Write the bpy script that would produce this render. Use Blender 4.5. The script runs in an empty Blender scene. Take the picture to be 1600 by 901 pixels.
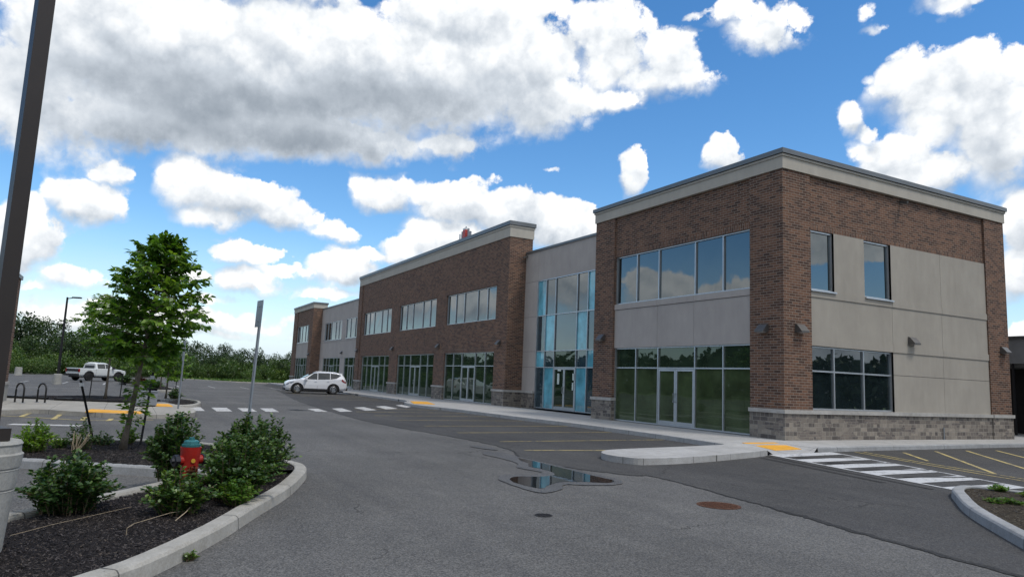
import bpy, bmesh, math, random
import numpy as np
from mathutils import Vector, Matrix

# ------------------------------------------------------------------ camera, sky, sun, exposure
scn = bpy.context.scene
COL = scn.collection
FWD = Vector((-0.87463, 0.46732, 0.12894)); RGT = Vector((0.47553, 0.87876, 0.04068)); UPV = Vector((0.0943, -0.09689, 0.99082))
CAM = Vector((16.7323, -19.48986, 1.76))
cd = bpy.data.cameras.new('camera'); cam = bpy.data.objects.new('camera', cd); COL.objects.link(cam)
m = Matrix.Identity(4)
for i in range(3):
    m[i][0] = RGT[i]; m[i][1] = UPV[i]; m[i][2] = -FWD[i]; m[i][3] = CAM[i]
cam.matrix_world = m
cd.sensor_width = 36; cd.lens = 36 * 1102.05 / 1600; cd.clip_start = .1; cd.clip_end = 3000
scn.camera = cam

SUN_EL = math.radians(62); SUN_AZ = math.radians(25)      # azimuth of the sun, measured from +X towards +Y
sd = bpy.data.lights.new('sun', 'SUN'); sd.energy = 1.7; sd.angle = math.radians(12); sd.color = (1, .93, .83)
sun = bpy.data.objects.new('sun', sd); COL.objects.link(sun)
sv = Vector((math.cos(SUN_EL) * math.cos(SUN_AZ), math.cos(SUN_EL) * math.sin(SUN_AZ), math.sin(SUN_EL)))
sun.rotation_euler = sv.to_track_quat('Z', 'Y').to_euler()
sun.location = (0, 0, 60)

vs = scn.view_settings
scn.display_settings.display_device = 'sRGB'
vs.view_transform = 'Standard'; vs.look = 'None'; vs.gamma = 1; vs.exposure = .2; vs.use_curve_mapping = False

# clouds: (azimuth, elevation, azimuth radius, elevation radius, strength), real directions in the sky
CLOUDS = [(3.197, 0.391, 0.111, 0.077, 1), (3.082, 0.379, 0.158, 0.09, 1), (2.924, 0.413, 0.174, 0.089, 1), (2.796, 0.412, 0.142, 0.084, 1), (2.674, 0.437, 0.105, 0.084, 1), (2.605, 0.389, 0.071, 0.042, 1), (2.977, 0.319, 0.205, 0.034, 1), (3.136, 0.305, 0.141, 0.035, 0.9), (3.269, 0.306, 0.072, 0.063, 0.9), (3.06, 0.50, 0.19, 0.035, .9), (2.762, 0.323, 0.051, 0.019, 0.75), (2.844, 0.303, 0.045, 0.014, 0.7), (2.726, 0.498, 0.125, 0.046, 1), (3.264, 0.15, 0.039, 0.041, 0.9), (3.285, 0.125, 0.037, 0.036, 0.9), (3.211, 0.203, 0.042, 0.024, 0.9), (3.209, 0.104, 0.035, 0.02, 0.85), (3.191, 0.241, 0.028, 0.015, 0.55), (3.091, 0.236, 0.05, 0.031, 0.9), (3.036, 0.232, 0.069, 0.035, 1), (2.985, 0.212, 0.05, 0.022, 0.9), (3.057, 0.2, 0.056, 0.018, 0.8), (2.905, 0.196, 0.037, 0.016, 0.7), (3.017, 0.152, 0.05, 0.015, 0.9), (3.006, 0.118, 0.052, 0.019, 0.9), (2.886, 0.148, 0.053, 0.023, 0.95), (2.844, 0.169, 0.036, 0.012, 0.6), (2.831, 0.256, 0.053, 0.026, 0.95), (2.73, 0.245, 0.065, 0.032, 1), (2.655, 0.234, 0.069, 0.034, 1), (2.755, 0.195, 0.055, 0.032, 0.95), (2.59, 0.222, 0.064, 0.032, 1), (2.809, 0.18, 0.041, 0.018, 0.6), (2.491, 0.293, 0.022, 0.03, 0.85), (2.358, 0.314, 0.032, 0.025, 0.95), (2.533, 0.483, 0.066, 0.038, 0.62), (2.43, 0.448, 0.056, 0.04, 0.75), (2.457, 0.421, 0.041, 0.02, 0.5), (2.512, 0.397, 0.042, 0.018, 0.65), (2.332, 0.495, 0.047, 0.017, 0.65), (2.302, 0.454, 0.038, 0.016, 0.58), (2.268, 0.46, 0.016, 0.014, 0.5), (2.394, 0.5, 0.036, 0.009, 0.5), (2.165, 0.468, 0.028, 0.013, 0.5), (2.158, 0.447, 0.026, 0.009, 0.45), (2.081, 0.459, 0.027, 0.014, 0.5), (2.112, 0.379, 0.061, 0.038, 0.95), (2.051, 0.375, 0.062, 0.039, 1), (2.028, 0.306, 0.048, 0.064, 1), (2.093, 0.331, 0.046, 0.041, 0.8), (2.187, 0.351, 0.023, 0.023, 0.8), (2.172, 0.326, 0.019, 0.017, 0.6), (2.095, 0.277, 0.056, 0.023, 0.9), (2.144, 0.282, 0.042, 0.014, 0.7), (2.014, 0.209, 0.027, 0.036, 1), (2.023, 0.144, 0.024, 0.029, 0.8), (2.02, 0.078, 0.029, 0.015, 0.6), (2.998, 0.072, 0.057, 0.008, 0.45), (3.05, 0.041, 0.071, 0.008, 0.5), (2.955, 0.051, 0.05, 0.009, 0.45), (3.244, 0.081, 0.032, 0.01, 0.5), (3.054, 0.087, 0.047, 0.01, 0.45), (2.918, 0.11, 0.052, 0.01, 0.45), (3.125, 0.04, 0.059, 0.008, 0.4),
          (3.84, 0.135, 0.05, 0.03, 0.95), (3.92, 0.125, 0.045, 0.022, 0.9), (3.70, 0.15, 0.055, 0.045, 0.95), (3.58, 0.105, 0.04, 0.03, 0.9), (3.48, 0.11, 0.05, 0.035, 0.95), (3.40, 0.09, 0.05, 0.035, 0.9), (0.55, 0.16, 0.2, 0.1, 0.9)]
DARK = [(3.003, 0.328, 0.295, 0.045, 1), (2.83, 0.362, 0.168, 0.042, 0.85), (3.102, 0.343, 0.164, 0.045, 0.6), (2.663, 0.404, 0.104, 0.033, 0.5), (3.192, 0.286, 0.079, 0.03, 0.7), (2.933, 0.308, 0.18, 0.024, 1), (3.05, 0.209, 0.073, 0.012, 0.3), (2.867, 0.129, 0.035, 0.007, 0.3), (2.061, 0.296, 0.05, 0.029, 0.3), (2.036, 0.264, 0.037, 0.022, 0.35), (2.673, 0.206, 0.074, 0.011, 0.25), (3.011, 0.416, 0.077, 0.027, 0.25)]

world = bpy.data.worlds.new('World'); scn.world = world; world.use_nodes = True
world.cycles.sampling_method = 'MANUAL'; world.cycles.sample_map_resolution = 256
NT = world.node_tree; NT.nodes.clear()

def nd(nt, typ, **kw):
    n = nt.nodes.new(typ)
    for k, v in kw.items(): setattr(n, k, v)
    return n
def put(nt, sock, v):
    if hasattr(v, 'is_output') or isinstance(v, bpy.types.NodeSocket): nt.links.new(v, sock)
    else: sock.default_value = v
def mth(nt, op, a, b=None, c=None, clamp=False):
    n = nd(nt, 'ShaderNodeMath', operation=op); n.use_clamp = clamp
    put(nt, n.inputs[0], a)
    if b is not None: put(nt, n.inputs[1], b)
    if c is not None: put(nt, n.inputs[2], c)
    return n.outputs[0]
def vm(nt, op, a, b=None, c=None):
    n = nd(nt, 'ShaderNodeVectorMath', operation=op)
    put(nt, n.inputs[0], a)
    if b is not None: put(nt, n.inputs[1], b)
    if c is not None: put(nt, n.inputs[2], c)
    return n.outputs['Value'] if op in ('LENGTH', 'DOT_PRODUCT') else n.outputs[0]
def mixc(nt, f, a, b, blend='MIX'):
    n = nd(nt, 'ShaderNodeMix', data_type='RGBA', blend_type=blend)
    put(nt, n.inputs[0], f); put(nt, n.inputs[6], a); put(nt, n.inputs[7], b)
    return n.outputs[2]
def sstep(nt, x, a, b, lo=0., hi=1.):
    n = nd(nt, 'ShaderNodeMapRange', interpolation_type='SMOOTHSTEP')
    put(nt, n.inputs[0], x); put(nt, n.inputs[1], a); put(nt, n.inputs[2], b); put(nt, n.inputs[3], lo); put(nt, n.inputs[4], hi)
    return n.outputs[0]
def lin(nt, x, a, b, lo=0., hi=1.):
    n = nd(nt, 'ShaderNodeMapRange'); put(nt, n.inputs[0], x); put(nt, n.inputs[1], a); put(nt, n.inputs[2], b); put(nt, n.inputs[3], lo); put(nt, n.inputs[4], hi)
    return n.outputs[0]
def noise(nt, vec, scale, detail=5, rough=.55, dist=0.):
    n = nd(nt, 'ShaderNodeTexNoise')
    if vec is not None: nt.links.new(vec, n.inputs['Vector'])
    n.inputs['Scale'].default_value = scale; n.inputs['Detail'].default_value = detail
    n.inputs['Roughness'].default_value = rough; n.inputs['Distortion'].default_value = dist
    return n.outputs['Fac']

EXTRA = [(3.03, .060, .16, .018, .62), (3.15, .055, .10, .02, .66), (2.90, .075, .07, .014, .62), (3.24, .05, .06, .02, .7), (2.97, .135, .04, .012, .62), (3.10, .115, .05, .010, .58),
         (2.70, .275, .03, .012, .55), (2.53, .235, .022, .012, .5), (2.60, .30, .02, .008, .48), (2.42, .42, .075, .03, .6), (2.52, .45, .07, .05, .72), (2.30, .47, .05, .03, .66),
         (2.14, .30, .06, .03, .85), (2.17, .275, .05, .012, .8), (2.06, .345, .09, .05, .95), (2.01, .17, .03, .03, .9), (2.09, .48, .05, .012, .56)]
def field_group(blobs, name):
    if name == 'cloud_field': blobs = [(a, e, ra * 1.06, re * 1.06, s) for a, e, ra, re, s in blobs] + EXTRA
    g = bpy.data.node_groups.new(name, 'ShaderNodeTree')
    g.interface.new_socket('Pos', in_out='INPUT', socket_type='NodeSocketVector')
    g.interface.new_socket('Value', in_out='OUTPUT', socket_type='NodeSocketFloat')
    gi = nd(g, 'NodeGroupInput'); go = nd(g, 'NodeGroupOutput'); cur = None
    for (a, e, ra, re, s) in blobs:
        s = s + .16 if s < .7 and name == 'cloud_field' else s
        d = vm(g, 'MULTIPLY_ADD', gi.outputs[0], (1 / ra, 1 / re, 0), (-a / ra, -e / re, 0))
        q = vm(g, 'DOT_PRODUCT', d, d)
        v = mth(g, 'MULTIPLY_ADD', q, -.50 * s if s > .5 else -.4, s)
        cur = v if cur is None else mth(g, 'SMOOTH_MAX', cur, v, .12)
    g.links.new(cur, go.inputs[0])
    return g

tc = nd(NT, 'ShaderNodeTexCoord'); D = tc.outputs['Generated']
sx = nd(NT, 'ShaderNodeSeparateXYZ'); NT.links.new(D, sx.inputs[0])
az0 = mth(NT, 'ARCTAN2', sx.outputs[1], sx.outputs[0])
az = mth(NT, 'MODULO', mth(NT, 'ADD', az0, 2 * math.pi), 2 * math.pi)
el = mth(NT, 'ARCSINE', sx.outputs[2])
cmb = nd(NT, 'ShaderNodeCombineXYZ'); NT.links.new(az, cmb.inputs[0]); NT.links.new(el, cmb.inputs[1])
# warp the cloud outlines with noise in direction space
wn = nd(NT, 'ShaderNodeTexNoise'); NT.links.new(D, wn.inputs['Vector']); wn.inputs['Scale'].default_value = 9; wn.inputs['Detail'].default_value = 6; wn.inputs['Roughness'].default_value = .6
wv = vm(NT, 'MULTIPLY', vm(NT, 'SUBTRACT', wn.outputs['Color'], (.5, .5, .5)), (.10, .07, 0))
pos = vm(NT, 'ADD', cmb.outputs[0], wv)
fg = field_group(CLOUDS, 'cloud_field'); dg = field_group(DARK, 'cloud_belly')
def grp(g, v):
    n = nd(NT, 'ShaderNodeGroup'); n.node_tree = g; NT.links.new(v, n.inputs[0]); return n.outputs[0]
blob = grp(fg, pos)
# fair-weather clouds over the rest of the sky (behind and beside the view)
zz = mth(NT, 'ADD', mth(NT, 'MAXIMUM', sx.outputs[2], 0.), .22)
pl = nd(NT, 'ShaderNodeCombineXYZ'); NT.links.new(mth(NT, 'DIVIDE', sx.outputs[0], zz), pl.inputs[0]); NT.links.new(mth(NT, 'DIVIDE', sx.outputs[1], zz), pl.inputs[1])
gen = lin(NT, noise(NT, pl.outputs[0], 1.5, 2, .5, .2), .33, .52, -.5, 1.0)
vd = vm(NT, 'DOT_PRODUCT', D, (math.cos(2.95), math.sin(2.95), 0))
away = sstep(NT, vd, .52, .38)
rest = mth(NT, 'SUBTRACT', gen, mth(NT, 'MULTIPLY', mth(NT, 'SUBTRACT', 1., away), 2.))
base = mth(NT, 'MAXIMUM', blob, rest)
def fbm(vec, sc, det, ro=.6): return mth(NT, 'SUBTRACT', noise(NT, vec, sc, det, ro), .5)
def muls(v, k): return mth(NT, 'MULTIPLY', v, k)
def addv(a, b_): return mth(NT, 'ADD', a, b_)
warpd = vm(NT, 'ADD', D, vm(NT, 'MULTIPLY', vm(NT, 'SUBTRACT', wn.outputs['Color'], (.5, .5, .5)), (.10, .10, .10)))
f1 = fbm(D, 9, 10, .64)
def puff(vec, sc, r0):
    v_ = nd(NT, 'ShaderNodeTexVoronoi', feature='F1'); NT.links.new(vec, v_.inputs['Vector']); v_.inputs['Scale'].default_value = sc
    return mth(NT, 'SUBTRACT', r0, v_.outputs['Distance'])
p1, p2_ = puff(warpd, 24, .45), puff(warpd, 62, .45)
nz = addv(muls(f1, 1.9), addv(muls(p1, .42), muls(p2_, .20)))
dens = addv(base, muls(nz, .62))
# crisp crowns, soft frayed bases
blob_up = grp(fg, vm(NT, 'ADD', pos, (0, .018, 0)))
slope = mth(NT, 'SUBTRACT', blob, blob_up)
soft = sstep(NT, slope, .10, -.25, .0, .22)
alpha = sstep(NT, dens, mth(NT, 'SUBTRACT', .40, soft), mth(NT, 'ADD', .56, soft))
up_ = vm(NT, 'ADD', D, (sv.x * .010, sv.y * .010, sv.z * .016))
fs = fbm(D, 11, 5, .58); f2 = fbm(up_, 11, 5, .58)
relief = addv(muls(mth(NT, 'SUBTRACT', fs, f2), 1.15), addv(muls(p1, .34), muls(p2_, .16)))
belly = sstep(NT, addv(grp(dg, pos), muls(fs, .30)), -.15, 1.05)
belly = mth(NT, 'MULTIPLY', muls(belly, .47), sstep(NT, dens, .35, .95))
thick = muls(sstep(NT, dens, .6, 1.35), .16)
relief = mth(NT, 'MULTIPLY', relief, mth(NT, 'SUBTRACT', 1., muls(belly, 1.2)))
shade = addv(.86, addv(mth(NT, 'MAXIMUM', mth(NT, 'MINIMUM', muls(slope, .9), .16), -.30), relief))
shade = mth(NT, 'SUBTRACT', mth(NT, 'SUBTRACT', shade, belly), thick)
ramp = nd(NT, 'ShaderNodeValToRGB'); NT.links.new(shade, ramp.inputs[0]); cr_ = ramp.color_ramp
cr_.elements[0].position = .0; cr_.elements[0].color = (.16, .20, .25, 1); cr_.elements[1].position = 1.0; cr_.elements[1].color = (1.0, 1.0, 1.0, 1)
e_ = cr_.elements.new(.30); e_.color = (.34, .385, .44, 1); e_ = cr_.elements.new(.58); e_.color = (.55, .60, .66, 1); e_ = cr_.elements.new(.82); e_.color = (.80, .83, .86, 1)
ccol = ramp.outputs[0]
skyn = nd(NT, 'ShaderNodeTexSky', sky_type='NISHITA'); skyn.sun_disc = False
skyn.sun_elevation = SUN_EL; skyn.sun_rotation = math.radians(90) - SUN_AZ
skyn.air_density = 1.0; skyn.dust_density = .0; skyn.ozone_density = 2.2
hs = nd(NT, 'ShaderNodeHueSaturation'); hs.inputs['Saturation'].default_value = 1.28; NT.links.new(skyn.outputs[0], hs.inputs['Color'])
# thin haze and low cloud veil towards the horizon
veil = mth(NT, 'MULTIPLY', sstep(NT, mth(NT, 'ABSOLUTE', el), .20, .0), mth(NT, 'ADD', .62, mth(NT, 'MULTIPLY', fbm(vm(NT, 'MULTIPLY', D, (1, 1, 5)), 4, 5, .6), 1.3)), clamp=True)
veil = mth(NT, 'MAXIMUM', veil, sstep(NT, mth(NT, 'ABSOLUTE', el), .11, .0, 0., .95))
bgs = nd(NT, 'ShaderNodeBackground'); NT.links.new(hs.outputs[0], bgs.inputs[0]); bgs.inputs[1].default_value = .15
bgc = nd(NT, 'ShaderNodeBackground'); NT.links.new(ccol, bgc.inputs[0]); bgc.inputs[1].default_value = 1.0
mx = nd(NT, 'ShaderNodeMixShader'); NT.links.new(alpha, mx.inputs[0]); NT.links.new(bgs.outputs[0], mx.inputs[1]); NT.links.new(bgc.outputs[0], mx.inputs[2])
wo = nd(NT, 'ShaderNodeOutputWorld'); bgv = nd(NT, 'ShaderNodeBackground'); bgv.inputs[0].default_value = (.60, .72, .86, 1); bgv.inputs[1].default_value = 1.0
mv = nd(NT, 'ShaderNodeMixShader'); NT.links.new(veil, mv.inputs[0]); NT.links.new(bgs.outputs[0], mv.inputs[1]); NT.links.new(bgv.outputs[0], mv.inputs[2])
NT.links.new(mv.outputs[0], mx.inputs[1]); NT.links.new(mx.outputs[0], wo.inputs[0])

# ------------------------------------------------------------------ materials
def mat(name):
    m_ = bpy.data.materials.new(name); m_.use_nodes = True; nt = m_.node_tree
    return m_, nt, nt.nodes['Principled BSDF']
def bump(nt, h, strength, dist, b):
    n = nd(nt, 'ShaderNodeBump'); n.inputs['Strength'].default_value = strength; n.inputs['Distance'].default_value = dist
    nt.links.new(h, n.inputs['Height']); nt.links.new(n.outputs[0], b.inputs['Normal']); return n
def objco(nt): return nd(nt, 'ShaderNodeNewGeometry').outputs['Position']
def c4(c): return (c[0], c[1], c[2], 1)

def m_plain(name, col, rough=.5, metal=0., var=.12, scale=3., bmp=0.):
    m_, nt, b = mat(name); P = nd(nt, 'ShaderNodeTexCoord').outputs['Object']
    n = noise(nt, P, scale, 6, .6)
    c = mixc(nt, lin(nt, n, .3, .7), c4([x * (1 - var) for x in col]), c4([min(1, x * (1 + var)) for x in col]))
    nt.links.new(c, b.inputs['Base Color']); b.inputs['Roughness'].default_value = rough; b.inputs['Metallic'].default_value = metal
    if bmp: bump(nt, noise(nt, P, scale * 14, 4), bmp, .01, b)
    return m_

def m_brick(name, swap=False, tone=1.):
    m_, nt, b = mat(name); uv = nd(nt, 'ShaderNodeUVMap').outputs[0]
    if swap:
        mp = nd(nt, 'ShaderNodeMapping'); mp.inputs['Rotation'].default_value = (0, 0, math.pi / 2); nt.links.new(uv, mp.inputs[0]); uv = mp.outputs[0]
    def br(c1, c2, mort, bias):
        n = nd(nt, 'ShaderNodeTexBrick'); nt.links.new(uv, n.inputs['Vector'])
        n.inputs['Scale'].default_value = 1; n.inputs['Brick Width'].default_value = .29; n.inputs['Row Height'].default_value = .0915
        n.inputs['Mortar Size'].default_value = .0075; n.inputs['Mortar Smooth'].default_value = .15; n.inputs['Bias'].default_value = bias
        n.inputs['Color1'].default_value = c4([x * tone for x in c1]); n.inputs['Color2'].default_value = c4([x * tone for x in c2]); n.inputs['Mortar'].default_value = c4([x * tone for x in mort])
        return n
    a = br((.182, .098, .064), (.040, .027, .025), (.31, .275, .235), -.15)
    w = noise(nt, objco(nt), 1.3, 5, .65)
    w2 = noise(nt, objco(nt), 7, 3, .6)
    c = mixc(nt, lin(nt, w2, .35, .7), a.outputs[0], mixc(nt, .28, a.outputs[0], c4((.12, .072, .055))))
    c = mixc(nt, 1., c, mixc(nt, lin(nt, w, .3, .7), (.88, .88, .90, 1), (1.12, 1.10, 1.06, 1)), 'MULTIPLY')
    nt.links.new(c, b.inputs['Base Color']); b.inputs['Roughness'].default_value = .9
    b.inputs['Specular IOR Level'].default_value = .2
    h = mth(nt, 'ADD', mth(nt, 'MULTIPLY', a.outputs['Fac'], -1.), mth(nt, 'MULTIPLY', noise(nt, objco(nt), 60, 3), .35))
    bump(nt, h, .7, .006, b)
    return m_

def m_stone(name):
    m_, nt, b = mat(name); uv = nd(nt, 'ShaderNodeUVMap').outputs[0]
    n = nd(nt, 'ShaderNodeTexBrick'); nt.links.new(uv, n.inputs['Vector']); n.offset = .37; n.squash = .55; n.squash_frequency = 2; n.offset_frequency = 3
    n.inputs['Scale'].default_value = 1; n.inputs['Brick Width'].default_value = .34; n.inputs['Row Height'].default_value = .147
    n.inputs['Mortar Size'].default_value = .008; n.inputs['Bias'].default_value = 0
    n.inputs['Color1'].default_value = (.30, .27, .235, 1); n.inputs['Color2'].default_value = (.10, .09, .088, 1); n.inputs['Mortar'].default_value = (.33, .31, .28, 1)
    n2 = nd(nt, 'ShaderNodeTexBrick'); nt.links.new(uv, n2.inputs['Vector']); n2.offset = .5; n2.squash = 1.6; n2.squash_frequency = 3
    n2.inputs['Scale'].default_value = 1; n2.inputs['Brick Width'].default_value = .21; n2.inputs['Row Height'].default_value = .0875; n2.inputs['Mortar Size'].default_value = .006
    n2.inputs['Color1'].default_value = (.24, .21, .185, 1); n2.inputs['Color2'].default_value = (.11, .10, .10, 1); n2.inputs['Mortar'].default_value = (.33, .31, .28, 1)
    vo = nd(nt, 'ShaderNodeTexVoronoi'); nt.links.new(vm(nt, 'MULTIPLY', uv, (1.7, 3.6, 1)), vo.inputs['Vector']); vo.inputs['Scale'].default_value = 1
    sp = nd(nt, 'ShaderNodeSeparateColor'); nt.links.new(vo.outputs['Color'], sp.inputs[0])
    sel = mth(nt, 'GREATER_THAN', sp.outputs[0], .72)
    c = mixc(nt, sel, n.outputs[0], n2.outputs[0])
    P = objco(nt)
    c = mixc(nt, 1., c, mixc(nt, noise(nt, P, 9, 6, .7), (.65, .65, .66, 1), (1.3, 1.27, 1.2, 1)), 'MULTIPLY')
    nt.links.new(c, b.inputs['Base Color']); b.inputs['Roughness'].default_value = .9; b.inputs['Specular IOR Level'].default_value = .25
    f = nd(nt, 'ShaderNodeMix'); nt.links.new(sel, f.inputs[0]); nt.links.new(n.outputs['Fac'], f.inputs[2]); nt.links.new(n2.outputs['Fac'], f.inputs[3])
    h = mth(nt, 'ADD', mth(nt, 'MULTIPLY', f.outputs[0], -1.2), mth(nt, 'MULTIPLY', noise(nt, P, 14, 6, .7), 1.4))
    bump(nt, h, .8, .02, b)
    return m_

def m_stucco(name, col):
    m_, nt, b = mat(name); P = objco(nt)
    mp = vm(nt, 'MULTIPLY', P, (1, 1, .25))
    w = noise(nt, P, .7, 6, .6); st = noise(nt, mp, 3.5, 5, .65)
    k = mth(nt, 'ADD', mth(nt, 'MULTIPLY', w, .6), mth(nt, 'MULTIPLY', st, .4))
    c = mixc(nt, lin(nt, k, .32, .68), c4([x * .86 for x in col]), c4([x * 1.08 for x in col]))
    nt.links.new(c, b.inputs['Base Color']); b.inputs['Roughness'].default_value = .95; b.inputs['Specular IOR Level'].default_value = .15
    bump(nt, noise(nt, P, 220, 2), .25, .003, b)
    return m_

def m_glass(name, body=(.010, .016, .018), refl=.0, ior=2.3, tint=(.86, .93, .96)):
    m_ = bpy.data.materials.new(name); m_.use_nodes = True; nt = m_.node_tree; nt.nodes.clear()
    P = objco(nt)
    bp_ = nd(nt, 'ShaderNodeBump'); bp_.inputs['Strength'].default_value = .14; bp_.inputs['Distance'].default_value = .02
    nt.links.new(noise(nt, P, .9, 2, .4), bp_.inputs['Height'])
    gl = nd(nt, 'ShaderNodeBsdfGlossy'); gl.inputs['Roughness'].default_value = .012; gl.inputs['Color'].default_value = c4(tint); nt.links.new(bp_.outputs[0], gl.inputs['Normal'])
    df = nd(nt, 'ShaderNodeBsdfDiffuse')
    nt.links.new(mixc(nt, lin(nt, noise(nt, P, 1.1, 4), .3, .7), c4([x * .6 for x in body]), c4([x * 1.4 for x in body])), df.inputs[0])
    fr = nd(nt, 'ShaderNodeFresnel'); fr.inputs[0].default_value = ior; nt.links.new(bp_.outputs[0], fr.inputs['Normal'])
    ms = nd(nt, 'ShaderNodeMixShader'); nt.links.new(mth(nt, 'ADD', fr.outputs[0], refl, clamp=True), ms.inputs[0]); nt.links.new(df.outputs[0], ms.inputs[1]); nt.links.new(gl.outputs[0], ms.inputs[2])
    o = nd(nt, 'ShaderNodeOutputMaterial'); nt.links.new(ms.outputs[0], o.inputs[0])
    return m_

def m_asphalt(name, base, agg, crack=True, wear=.25):
    m_, nt, b = mat(name); P = objco(nt)
    big = noise(nt, P, .22, 6, .6, .3); mid = noise(nt, P, 1.7, 6, .65); fine = noise(nt, P, 55, 4, .8)
    vo = nd(nt, 'ShaderNodeTexVoronoi'); nt.links.new(P, vo.inputs['Vector']); vo.inputs['Scale'].default_value = 70
    sp = nd(nt, 'ShaderNodeSeparateColor'); nt.links.new(vo.outputs['Color'], sp.inputs[0])
    c = mixc(nt, lin(nt, sp.outputs[0], .15, 1.), c4([base[i] * .62 for i in range(3)]), c4(agg))
    c = mixc(nt, lin(nt, fine, .35, .65), mixc(nt, 1., c, (.72, .72, .72, 1), 'MULTIPLY'), c)
    c = mixc(nt, 1., c, mixc(nt, lin(nt, big, .3, .7), c4([1 - wear] * 3), c4([1 + wear * .8] * 3)), 'MULTIPLY')
    c = mixc(nt, 1., c, mixc(nt, lin(nt, mid, .3, .7), (.88, .88, .88, 1), (1.1, 1.1, 1.1, 1)), 'MULTIPLY')
    # tyre polish: long faint streaks
    stv = vm(nt, 'MULTIPLY', P, (.06, .9, 1)); st = noise(nt, stv, 1.6, 4, .6)
    c = mixc(nt, 1., c, mixc(nt, lin(nt, st, .35, .65), (.90, .90, .91, 1), (1.07, 1.07, 1.06, 1)), 'MULTIPLY')
    # oil spots
    oil = sstep(nt, noise(nt, P, .9, 3, .5), .69, .76)
    c = mixc(nt, mth(nt, 'MULTIPLY', oil, .35), c, (.02, .02, .02, 1))
    if crack:
        wv_ = vm(nt, 'ADD', P, vm(nt, 'MULTIPLY', nd_color(nt, P, 1.2), (1.1, 1.1, 0)))
        ve = nd(nt, 'ShaderNodeTexVoronoi', feature='DISTANCE_TO_EDGE'); nt.links.new(wv_, ve.inputs['Vector']); ve.inputs['Scale'].default_value = .16
        cr = mth(nt, 'MULTIPLY', sstep(nt, ve.outputs['Distance'], .0035, .001), sstep(nt, noise(nt, P, .3, 2), .46, .54))
        c = mixc(nt, mth(nt, 'MULTIPLY', cr, .75), c, (.018, .017, .016, 1))
    nt.links.new(c, b.inputs['Base Color'])
    nt.links.new(lin(nt, mid, .3, .7, .78, .95), b.inputs['Roughness'])
    b.inputs['Specular IOR Level'].default_value = .3
    h = mth(nt, 'ADD', mth(nt, 'MULTIPLY', vo.outputs['Distance'], -1.), mth(nt, 'MULTIPLY', fine, .6))
    bump(nt, h, .55, .006, b)
    return m_
def nd_color(nt, P, s):
    n = nd(nt, 'ShaderNodeTexNoise'); nt.links.new(P, n.inputs['Vector']); n.inputs['Scale'].default_value = s; n.inputs['Detail'].default_value = 5; n.inputs['Roughness'].default_value = .6
    return vm(nt, 'SUBTRACT', n.outputs['Color'], (.5, .5, .5))

def m_concrete(name, col, joints=None, rough=.9, stain=.2):
    m_, nt, b = mat(name); P = objco(nt)
    a = noise(nt, P, .8, 6, .65); f = noise(nt, P, 40, 4, .7); s2 = noise(nt, P, 5, 5, .7)
    c = mixc(nt, lin(nt, a, .3, .7), c4([x * (1 - stain) for x in col]), c4([x * 1.1 for x in col]))
    c = mixc(nt, 1., c, mixc(nt, lin(nt, f, .3, .7), (.86, .86, .86, 1), (1.1, 1.1, 1.1, 1)), 'MULTIPLY')
    c = mixc(nt, 1., c, mixc(nt, lin(nt, s2, .3, .65), (.84, .83, .81, 1), (1.05, 1.05, 1.05, 1)), 'MULTIPLY')
    vo = nd(nt, 'ShaderNodeTexVoronoi'); nt.links.new(P, vo.inputs['Vector']); vo.inputs['Scale'].default_value = 38
    pit = sstep(nt, vo.outputs['Distance'], .17, .06)
    pit = mth(nt, 'MULTIPLY', pit, sstep(nt, s2, .5, .6))
    c = mixc(nt, mth(nt, 'MULTIPLY', pit, .5), c, (.08, .08, .075, 1))
    if joints:
        s = nd(nt, 'ShaderNodeSeparateXYZ'); nt.links.new(P, s.inputs[0])
        for ax, (pitch, off) in joints.items():
            fr = mth(nt, 'FRACT', mth(nt, 'DIVIDE', mth(nt, 'ADD', s.outputs[ax], off + 1000 * pitch), pitch))
            d_ = mth(nt, 'MULTIPLY', mth(nt, 'ABSOLUTE', mth(nt, 'SUBTRACT', fr, .5)), pitch)
            c = mixc(nt, sstep(nt, d_, .009, .005), c, (.10, .10, .095, 1))
    nt.links.new(c, b.inputs['Base Color']); b.inputs['Roughness'].default_value = rough; b.inputs['Specular IOR Level'].default_value = .25
    bump(nt, mth(nt, 'ADD', f, mth(nt, 'MULTIPLY', pit, -1.)), .35, .006, b)
    return m_

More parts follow.
